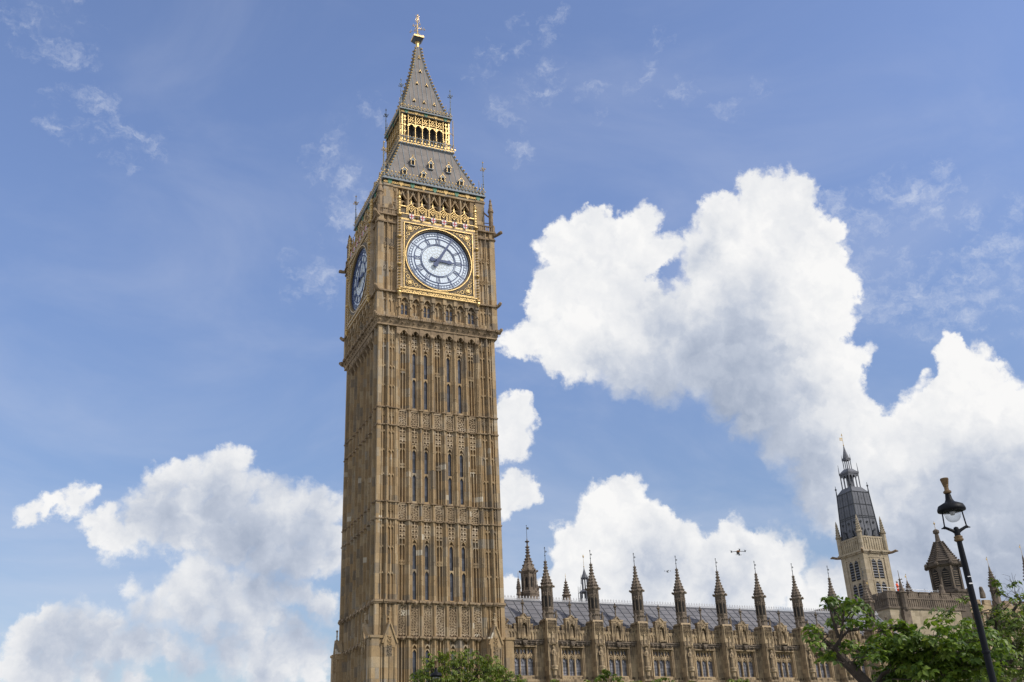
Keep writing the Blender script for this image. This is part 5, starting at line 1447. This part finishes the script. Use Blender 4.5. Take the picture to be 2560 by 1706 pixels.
# --- rail and workman on the chapel roof
t = thing('roof_rail', 'thin steel safety rail and cable along the chapel parapet', 'railing', (0, 0, 0))
g = G(); g.tube((60.6, 2.5, 23.95), (70.5, 2.5, 23.75), .03, n=5); g.tube((60.6, 2.5, 23.6), (70.5, 2.5, 23.4), .02, n=4)
g.build('rail', MAT['steel'], t)
for x in (60.8, 63.2, 65.4, 68.0, 70.2):
    g = G(); g.tube((x, 2.5, 21.5), (x, 2.5, 24.0), .03, n=5); g.build('post', MAT['steel'], t)

def person(x, y, z, rz):
    p = thing('person', 'worker in orange overalls with a pale helmet behind the roof parapet', 'person', (x, y, z), rz)
    me = bpy.data.meshes.new('body'); V = [(0, 0, .92), (0, -.02, 1.18), (0, -.01, 1.42), (0, -.02, 1.52), (0, -.05, 1.64), (.10, 0, .88), (.11, -.03, .48), (.11, .02, .08), (-.10, 0, .88), (-.12, -.02, .48), (-.12, .02, .08),
         (.20, 0, 1.40), (.27, -.06, 1.14), (.18, -.32, 1.08), (-.20, 0, 1.40), (-.27, -.08, 1.16), (-.20, -.36, 1.12), (.11, -.14, .05), (-.12, -.14, .05)]
    E_ = [(0, 1), (1, 2), (2, 3), (3, 4), (0, 5), (5, 6), (6, 7), (0, 8), (8, 9), (9, 10), (2, 11), (11, 12), (12, 13), (2, 14), (14, 15), (15, 16), (7, 17), (10, 18)]
    me.from_pydata(V, E_, []); o = bpy.data.objects.new('body', me); COL.objects.link(o)
    mod = o.modifiers.new('skin', 'SKIN'); rr = [.15, .15, .16, .055, .10, .10, .07, .05, .10, .07, .05, .07, .05, .035, .07, .05, .035, .04, .04]
    for i, r in enumerate(rr): me.skin_vertices[0].data[i].radius = (r, r*.85)
    me.skin_vertices[0].data[0].use_root = True
    o.modifiers.new('sub', 'SUBSURF').levels = 1; o.modifiers['sub'].render_levels = 2
    me.materials.append(MAT['orange_cloth']); o.parent = p
    g = G(); g.ball((0, -.05, 1.665), .112, 10, 8, 1, 1.15); g.ball((0, -.165, 1.65), .022, 6, 4)
    for q in (-1, 1): g.ball((q*.112, -.04, 1.655), .025, 6, 4)
    g.build('head', MAT['skin'], p)
    g = G(); g.lathe(0, -.05, [(.145, 1.70), (.135, 1.72), (.13, 1.78), (.09, 1.84), (.01, 1.86)], 12); g.box(-.09, .09, -.24, -.10, 1.695, 1.715); g.build('helmet', MAT['helmet'], p)
    g = G(); g.lathe(0, -.01, [(.185, 1.10), (.188, 1.12), (.186, 1.17), (.18, 1.18)], 12); g.build('reflective_band', MAT['reflective'], p)
    for q in (-1, 1):
        g = G(); h = (q*.19, -.36 if q > 0 else -.40, 1.09)
        g.ball((h[0], h[1], h[2]), .042, 8, 6, 1, .7)
        for i, L in enumerate((.07, .085, .08, .06)): a = (i-1.5)*.022; g.path([(h[0]+a, h[1]-.02, h[2]), (h[0]+a, h[1]-.02-L*.6, h[2]-.01), (h[0]+a, h[1]-.02-L, h[2]-.035)], [.010, .009, .007], 5)
        g.path([(h[0]-q*.03, h[1], h[2]), (h[0]-q*.055, h[1]-.03, h[2]-.01), (h[0]-q*.05, h[1]-.06, h[2]-.02)], [.012, .010, .008], 5)
        g.build('hand', MAT['skin'], p)
    return p
person(65.25, 4.2, 23.35, R(20))

# --- drones
def drone(x, y, z, s, label, rz, a, b):
    t = thing('drone', label, 'drone', (x, y, z), rz); t.scale = (s, s, s)
    g = G(); g.lathe(0, 0, [(.05, -.05), (.12, -.02), (.13, .03), (.10, .08), (.03, .10)], 8); g.build('body', MAT[a], t)
    g = G(); g.box(-.05, .05, -.05, .05, -.17, -.05); g.ball((.02, -.03, -.2), .05); g.build('camera_gimbal', MAT[b], t)
    for i in range(4):
        q = math.pi/4+i*math.pi/2; c, s_ = math.cos(q), math.sin(q)
        g = G(); g.tube((c*.1, s_*.1, .03), (c*.48, s_*.48, .0), .022, .018, 5); g.lathe(c*.48, s_*.48, [(.04, -.04), (.045, .06), (.02, .09)], 8)
        g.build('arm', MAT[b], t)
        g = G(); u = i*.7; g.frus((c*.48-.16, c*.48+.16, s_*.48-.012, s_*.48+.012), .085, (c*.48-.16, c*.48+.16, s_*.48-.010, s_*.48+.010), .093); g.build('rotor', MAT[b], t)
    for q in (-1, 1):
        g = G(); g.tube((q*.08, 0, -.03), (q*.16, 0, -.22), .014, n=4); g.tube((q*.16, -.14, -.22), (q*.16, .14, -.22), .014, n=4); g.build('landing_leg', MAT[b], t)
drone(8.78, -40, 16.36, .95, 'hovering orange and black quadcopter drone above the pinnacles', R(20), 'orange_plastic', 'dark_iron')
drone(15.9, -20, 19.45, .55, 'faint distant grey quadcopter beside the fourth buttress turret', R(30), 'grey_plastic', 'grey_plastic')

# ------------------------------------------------------------------ trees: foliage clumps as x, y, z, radius in metres
TREE_BROAD = "-12.76,-72.71,6.76,0.22 -12.22,-72.55,6.72,0.20 -12.47,-73.36,6.55,0.26 -11.87,-73.09,6.52,0.20 -11.73,-72.23,6.52,0.23 -12.04,-71.99,6.33,0.16 -12.60,-73.46,6.06,0.22 -12.13,-73.48,6.07,0.17 -13.75,-73.03,5.89,0.15 -13.00,-72.43,5.89,0.15 -13.60,-73.01,5.61,0.12 -12.86,-72.21,5.39,0.24 -12.32,-72.06,5.54,0.22 -12.86,-72.55,5.22,0.17 -11.85,-72.27,5.65,0.27 -11.55,-72.55,5.53,0.29 -12.05,-73.54,5.22,0.26 -11.77,-72.41,5.29,0.20 -11.71,-73.48,5.95,0.22 -11.16,-73.39,6.02,0.22 -11.40,-73.44,5.71,0.26 -10.42,-72.86,5.63,0.34 -10.51,-73.47,5.72,0.29 -10.66,-74.11,5.75,0.28 -10.29,-73.13,5.34,0.36 -9.46,-73.37,6.19,0.20 -10.25,-73.77,5.42,0.37 -10.05,-74.14,5.58,0.33 -9.61,-73.78,5.26,0.35 -10.16,-72.24,5.32,0.28 -8.47,-73.23,5.97,0.30 -8.75,-73.59,5.47,0.38 -10.31,-72.00,4.80,0.21 -10.83,-72.40,5.82,0.20 -10.96,-73.52,5.92,0.20 -10.80,-73.76,4.88,0.26 -9.50,-73.08,5.05,0.31 -9.08,-73.46,4.96,0.36 -9.77,-73.47,4.66,0.26 -9.26,-74.51,5.63,0.30 -8.66,-74.19,5.30,0.35 -8.76,-73.86,5.05,0.35"
TREE_TWIGGY = "-5.74,-70.90,7.28,0.20 -5.39,-70.90,7.08,0.20 -4.58,-71.17,7.86,0.15 -3.59,-70.36,7.65,0.17 -3.72,-71.15,7.76,0.20 -4.11,-71.59,7.25,0.28 -4.55,-71.26,6.94,0.31 -4.57,-70.63,6.74,0.31 -4.37,-71.36,6.58,0.41 -4.79,-71.01,6.22,0.41 -3.44,-70.63,6.05,0.42 -4.66,-71.05,5.53,0.41 -3.44,-70.31,5.23,0.42 -4.39,-70.16,5.09,0.42 -4.11,-69.31,5.14,0.37 -2.78,-70.72,6.98,0.48 -2.65,-70.56,6.22,0.48 -2.45,-70.29,5.49,0.48 -3.16,-71.79,7.30,0.31"
TREE_MIDDLE = "-11.47,-34.57,9.43,0.39 -11.33,-35.66,9.90,0.42 -10.62,-35.53,10.13,0.42 -10.16,-36.31,10.10,0.42 -9.32,-36.44,10.16,0.35 -8.96,-37.40,9.90,0.38 -8.04,-37.32,9.79,0.35 -6.91,-36.03,9.69,0.35 -11.14,-35.74,9.36,0.48 -10.07,-35.21,9.57,0.56 -9.27,-35.68,9.58,0.56 -8.37,-35.87,9.50,0.56 -7.78,-36.63,9.28,0.49 -7.01,-36.58,9.09,0.42 -6.92,-37.77,8.82,0.34 -6.51,-37.81,8.55,0.31 -11.97,-35.17,8.83,0.34 -11.37,-35.54,8.79,0.48 -10.65,-35.97,8.75,0.55 -9.87,-36.24,8.72,0.62 -8.60,-35.81,8.77,0.63 -7.92,-36.91,8.58,0.62 -6.45,-35.76,8.64,0.42"
TREE_TOP_A = "-6.48,-48.26,7.63,0.26 -6.35,-48.48,7.76,0.18 -6.02,-48.37,7.48,0.31 -5.86,-48.69,7.34,0.23 -6.52,-47.98,7.47,0.23"
TREE_TOP_B = "-2.80,-47.28,7.40,0.24 -2.55,-47.49,7.43,0.24 -2.22,-47.75,7.30,0.32 -2.94,-47.17,7.31,0.22 -1.72,-47.73,7.20,0.27 -1.36,-47.95,7.17,0.27"
TREE_TOP_C = "0.84,-48.82,7.30,0.19 1.01,-49.04,7.16,0.24 1.25,-49.34,7.17,0.19"
TREE_TOP_D = "-6.84,-43.44,7.78,0.20 -6.99,-43.53,7.59,0.28 -6.68,-43.67,7.57,0.22"

def pts(text): return [tuple(float(q) for q in t.split(',')) for t in text.split()]

def foliage(clumps, L, Wd, dens, rng, droop=0.55, spread=0.35):
    g = G(); V = g.v; F = g.f
    for (x, y, z, r) in clumps:
        n = max(5, int(dens*3.14*r*r/(L*Wd)/7))
        for _ in range(n):
            d = Vector((rng.gauss(0, 1), rng.gauss(0, 1), rng.gauss(0, 1))).normalized()*r*(rng.random()**.45)*1.08
            c = Vector((x, y, z))+Vector((d.x*1.1, d.y*1.1, d.z*.85))
            ax = Vector((rng.gauss(0, .4)+d.x/r*.5, rng.gauss(0, .4)+d.y/r*.5, 1)).normalized()
            u = ax.orthogonal().normalized(); w = ax.cross(u)
            k = rng.randint(5, 9)
            for i in range(k):
                a = 2*math.pi*i/k+rng.uniform(-.4, .4); l = L*rng.uniform(.65, 1.2); wd = Wd*rng.uniform(.75, 1.25)
                o = (math.cos(a)*u+math.sin(a)*w); dr = droop*rng.uniform(.3, 1.4)
                dirn = (o-Vector((0, 0, dr))).normalized(); side = dirn.cross(ax).normalized(); nn = side.cross(dirn)
                p0 = c+o*L*.15; m = p0+dirn*l*.5+nn*l*.06; tip = p0+dirn*l-Vector((0, 0, l*.12*dr))
                b = len(V)
                V += [tuple(p0), tuple(m+side*wd*.5+nn*wd*.12), tuple(tip), tuple(m-side*wd*.5+nn*wd*.12), tuple(m)]
                F += [[b, b+1, b+4], [b+1, b+2, b+4], [b, b+4, b+3], [b+4, b+2, b+3]]; g.mi += [0]*4
    return g

def branch(g, pts_, r0, r1, n=7):
    k = len(pts_); g.path(pts_, [r0+(r1-r0)*i/(k-1) for i in range(k)], n)
def wobble(a, b, rng, n=5, amp=.08):
    a, b = Vector(a), Vector(b); L = (b-a).length
    return [a+(b-a)*i/n+(Vector((rng.gauss(0, 1), rng.gauss(0, 1), rng.gauss(0, .6)))*L*amp*(0 if i in (0, n) else 1)) for i in range(n+1)]
def limbs_to(g, forks, clumps, rng, r=.03):
    for (x, y, z, rad) in clumps:
        c = Vector((x, y, z)); f = min(forks, key=lambda q: (Vector(q)-c).length+(0 if q[2] < z else .6))
        w = wobble(f, c-Vector((0, 0, rad*.3)), rng)
        branch(g, w, r, r*.3, 5)
        for _ in range(4):
            e = c+Vector((rng.uniform(-1, 1), rng.uniform(-1, 1), rng.uniform(-.6, .9)))*rad; branch(g, wobble(w[3], e, rng, 3), r*.35, r*.12, 4)

# broad-leaved tree in front of the palace
rng = random.Random(11)
t = thing('broadleaf_tree', 'large leafed green tree with a dark leaning limb left of the street lamp', 'tree', (0, 0, 0))
A = pts(TREE_BROAD)
A = [(x, y, z, r*1.12) for (x, y, z, r) in A]
fill = [(x+rng.uniform(-.25, .25), y+rng.uniform(.3, 1.2), z+rng.uniform(-.35, .02), r*1.15) for (x, y, z, r) in A if x > -11.0]
hidden = [(-10.3+rng.gauss(0, 1.1), -71.6+rng.gauss(0, 1.2), rng.uniform(3.2, 4.6), rng.uniform(.3, .5)) for _ in range(46)]
back = [(x+rng.uniform(.2, 1.2), y+rng.uniform(.6, 1.6), z-rng.uniform(-.05, .5), r*1.15) for (x, y, z, r) in A if x > -11.3]
foliage(A+fill+back+hidden, .21, .125, 5.2, rng).build('crown', MAT['leaf_broad'], t)
g = G()
main = [(-9.9, -71.5, 0), (-10.1, -71.6, 1.6), (-10.5, -71.9, 3.2), (-11.1, -72.2, 4.2), (-11.57, -72.33, 4.67), (-11.89, -72.33, 4.96), (-12.17, -72.33, 5.21), (-12.38, -72.34, 5.42), (-12.46, -72.37, 5.56)]
g.path(main, [.26, .22, .20, .17, .15, .14, .125, .105, .09], 10)
two = [(-10.1, -71.6, 1.6), (-10.5, -71.8, 3.4), (-10.9, -72.04, 4.7), (-10.81, -72.18, 4.89), (-10.58, -72.34, 5.0), (-10.24, -72.48, 4.97), (-10.01, -72.65, 5.1), (-9.8, -72.86, 5.34)]
g.path(two, [.16, .11, .07, .055, .05, .045, .04, .03], 8)
for w in ([(-12.46, -72.37, 5.56), (-12.33, -72.54, 5.78), (-12.16, -72.71, 5.97), (-11.99, -72.92, 6.25)], [(-12.46, -72.37, 5.5), (-12.7, -72.33, 5.68), (-12.82, -72.33, 5.8), (-12.96, -72.34, 5.97)],
          [(-12.38, -72.45, 5.6), (-12.35, -72.6, 5.9), (-12.35, -72.73, 6.18), (-12.36, -72.91, 6.54)], [(-12.38, -72.5, 5.8), (-12.55, -72.6, 6.2), (-12.72, -72.73, 6.52)],
          [(-12.16, -72.71, 5.97), (-11.8, -72.7, 6.0), (-11.5, -72.8, 5.95), (-11.3, -72.9, 6.0)]):
    branch(g, w, .055, .02, 6)
limbs_to(g, [tuple(p) for p in main[5:]]+[tuple(p) for p in two[2:]]+[(-12.16, -72.71, 5.97), (-12.35, -72.73, 6.18), (-11.3, -72.9, 6.0)], A, rng, .024)
g.build('trunk', MAT['bark'], t)

# twiggy tree behind it
rng = random.Random(5)
t = thing('twiggy_tree', 'finer leafed twiggy tree behind the street lamp at the right edge', 'tree', (0, 0, 0))
B = pts(TREE_TWIGGY)
hid = [(-3.3+rng.gauss(0, 1.2), -69.6+rng.gauss(0, 1.2), rng.uniform(3.2, 5.0), rng.uniform(.4, .6)) for _ in range(40)]
foliage(B+[(x+rng.uniform(-.2, .7), y+rng.uniform(.5, 1.4), z-rng.uniform(.1, .4), r*1.1) for _ in range(2) for (x, y, z, r) in B if z < 7.4], .17, .09, 3.0, rng).build('crown', MAT['leaf_fine'], t)
g = G()
main = [(-3.9, -69.4, 0), (-3.95, -69.6, 2.2), (-4.1, -69.8, 4.2), (-4.05, -70.1, 5.3), (-4.2, -70.3, 6.0)]
g.path(main, [.22, .18, .13, .09, .06], 9)
fk = [(-3.95, -70.09, 5.35), (-4.23, -70.28, 5.98), (-3.72, -70.74, 6.44), (-4.36, -70.69, 6.94), (-3.72, -71.09, 7.15), (-3.0, -70.6, 6.2)]
for a, b in ((main[3], fk[1]), (main[2], fk[0]), (fk[0], fk[2]), (fk[1], fk[3]), (fk[2], fk[4]), (fk[0], fk[5])): branch(g, wobble(a, b, rng), .07, .04, 6)
limbs_to(g, fk+[(-4.1, -69.8, 4.2)], B, rng, .022)
for (x, y, z, r) in B:                                    # bare twigs sticking out
    for _ in range(7):
        c = Vector((x, y, z)); e = c+Vector((rng.gauss(0, .8), rng.gauss(0, .8), abs(rng.gauss(0, .9))+.2))*r*1.35; branch(g, wobble(c, e, rng, 3), .008, .003, 4)
g.build('trunk', MAT['bark'], t)

# tree before the foot of the clock tower
rng = random.Random(8)
t = thing('street_tree', 'rounded green tree with drooping leaves before the foot of the clock tower', 'tree', (0, 0, 0))
M_ = pts(TREE_MIDDLE)
bk = [(x+rng.uniform(.3, 1.5), y+rng.uniform(.8, 2.6), z-rng.uniform(.0, .5), r) for (x, y, z, r) in M_]
low = [(-8.8+rng.gauss(0, 2.0), -34.6+rng.gauss(0, 1.3), rng.uniform(6.0, 8.3), rng.uniform(.5, .8)) for _ in range(60)]
foliage(M_+bk+low, .24, .085, 3.6, rng, droop=1.0).build('crown', MAT['leaf_street'], t)
g = G(); g.path([(-9.0, -34.4, 0), (-9.0, -34.5, 3), (-9.1, -34.8, 6), (-9.2, -35.3, 8.0)], [.32, .27, .22, .14], 10)
fk = [(-9.2, -35.3, 8.0), (-10.3, -35.5, 9.0), (-9.68, -35.75, 9.3), (-8.37, -36.0, 9.0), (-7.2, -36.2, 8.6), (-11.0, -35.1, 8.9)]
for b in fk[1:]: branch(g, wobble(fk[0], b, rng), .11, .06, 6)
limbs_to(g, fk, M_, rng, .04); g.build('trunk', MAT['bark'], t)

for tx, seed, lb in ((TREE_TOP_A, 21, 'tip of a small green tree showing under the second palace buttress turret'),
                     (TREE_TOP_B, 22, 'low green tree top spreading under the windows right of the third buttress turret'),
                     (TREE_TOP_C, 23, 'small green tree tip under the palace windows left of the sixth buttress turret'),
                     (TREE_TOP_D, 24, 'low green sprig between the rounded tree and the second palace buttress')):
    rng = random.Random(seed); C_ = pts(tx)
    cx = sum(c[0] for c in C_)/len(C_); cy = sum(c[1] for c in C_)/len(C_); zt = min(c[2] for c in C_)
    t = thing('small_tree', lb, 'tree', (0, 0, 0))
    low = [(cx+rng.gauss(0, .9), cy+rng.gauss(0, .9), zt-rng.uniform(.3, 2.6), rng.uniform(.4, .6)) for _ in range(30)]
    foliage(C_+low, .24, .10, 3.6, rng, droop=.9).build('crown', MAT['leaf_street'], t)
    g = G(); g.path([(cx, cy, 0), (cx, cy, 2.5), (cx+.05, cy, zt-1.2)], [.17, .13, .08], 8)
    limbs_to(g, [(cx+.05, cy, zt-1.2)], C_+low[:12], rng, .03); g.build('trunk', MAT['bark'], t)

# ------------------------------------------------------------------ street lamps
def street_lamp(x, y, z, label, lean=(0, 0)):
    """z is the height of the fork above the pavement"""
    t = thing('street_lamp', label, 'street lamp', (x, y, 0)); t.rotation_euler = (lean[0], lean[1], R(-24))
    g = G(); g.lathe(0, 0, [(.24, 0), (.24, .12), (.19, .2), (.17, 1.0), (.13, 1.1), (.10, 1.25), (.082, 1.4), (.074, z-.85), (.062, z-.28)], 20)
    for q in (2.8, 4.9): g.lathe(0, 0, [(.088, q-.03), (.10, q-.02), (.10, q+.02), (.088, q+.03)], 16)
    g.lathe(0, 0, [(.072, z-.18), (.07, z-.02), (.055, z+.04), (.02, z+.06)], 16)
    g.build('post', MAT['black_paint'], t, smooth=False)
    g = G(); g.lathe(0, 0, [(.075, z-.31), (.112, z-.28), (.112, z-.25), (.095, z-.235), (.095, z-.22), (.105, z-.205), (.10, z-.18), (.07, z-.17)], 20); g.build('gilt_collar', MAT['copper_gold'], t)
    g = G()
    for q in (-1, 1):
        g.path([(0, 0, z-.10), (q*.10, 0, z-.03), (q*.26, 0, z+.05), (q*.36, 0, z+.03)], [.05, .04, .035, .012], 8)
        g.tube((q*.275, 0, z+.04), (q*.245, 0, z+.53), .018, n=8); g.ball((q*.275, 0, z+.05), .04, 8, 5)
    g.build('bracket', MAT['black_paint'], t)
    g = G(); g.lathe(0, 0, [(.22, z+.44), (.335, z+.46), (.34, z+.49), (.335, z+.52), (.30, z+.60), (.20, z+.65), (.12, z+.69), (.085, z+.76), (.07, z+.86), (.06, z+.92)], 28)
    g.lathe(0, 0, [(.19, z+.45), (.225, z+.452), (.225, z+.50), (.19, z+.51)], 24)
    g.build('hood', MAT['black_paint'], t, smooth=True)
    g = G(); g.lathe(0, 0, [(.06, z+.90), (.095, z+.92), (.10, z+.96), (.07, z+.985), (.055, z+1.0), (.055, z+1.08), (.068, z+1.10), (.06, z+1.12), (.096, z+1.27), (.098, z+1.30), (.07, z+1.295), (.02, z+1.25)], 18)
    for i in range(14): a = i*2*math.pi/14; c, s = math.cos(a), math.sin(a); g.tube((c*.062, s*.062, z+1.12), (c*.099, s*.099, z+1.285), .007, n=4)
    g.build('crown_chimney', MAT['copper_gold'], t)
    g = G(); g.lathe(0, 0, [(.015, z+.175), (.08, z+.19), (.135, z+.225), (.175, z+.285), (.195, z+.36), (.195, z+.45)], 24)
    g.build('glass_globe', MAT['clear_glass'], t, smooth=True)
    g = G(); g.lathe(0, 0, [(.05, z+.36), (.07, z+.45)], 10); g.build('lamp_holder', MAT['steel'], t)
    if z < 8:
        g = G()
        for q, h in ((6.48, .03), (6.65, .02)): g.box(-.04, .05, -.094, -.080, q, q+h)
        g.build('sticker', MAT['flag_white'], t)
    return t
street_lamp(-11.46, -76.5, 7.84, 'near black street lamp with a brass crown and clear globe at the right', (R(.2), R(-.9)))
street_lamp(-12.10, -39.05, 8.08, 'far black street lamp half hidden by the rounded tree below the clock tower')

# ------------------------------------------------------------------ ground
def sheet(name, mt, x0, x1, y0, y1, z, kind='structure'):
    me = bpy.data.meshes.new(name); me.from_pydata([(x0, y0, z), (x1, y0, z), (x1, y1, z), (x0, y1, z)], [], [(0, 1, 2, 3)]); me.materials.append(MAT[mt])
    o = bpy.data.objects.new(name, me); COL.objects.link(o); o['kind'] = kind; return o
sheet('ground', 'paving', -1500, 1500, -1500, 1500, 0)
sheet('road', 'asphalt', -400, 400, -66, -50, .004)
sheet('lawn', 'lawn', -60, 120, -46, -12, .004)
for y in (-66.15, -50.0):
    g = G(); g.box(-400, 400, y, y+.15, 0, .12); o = g.build('kerb', MAT['kerb_stone']); o['kind'] = 'structure'
g = G()
for i in range(60): g.box(-180+i*6, -177+i*6, -58.06, -57.94, .003, .008)
o = g.build('road_marking', MAT['white_line']); o['kind'] = 'structure'

# ------------------------------------------------------------------ kinds that repeat share a group phrase
for o in bpy.data.objects:
    if o.parent is None and 'category' in o:
        n = o.name.split('.')[0]
        gp = {'small_tree': 'small tree tops under the palace windows', 'street_lamp': 'black street lamps', 'drone': 'drones above the palace',
              'roof_pinnacle': 'pinnacles on the chapel roof', 'stone_pinnacle': 'pinnacles behind the palace roof', 'heraldic_beast': 'stone beasts on the chapel parapet'}.get(n)
        if gp: o['group'] = gp
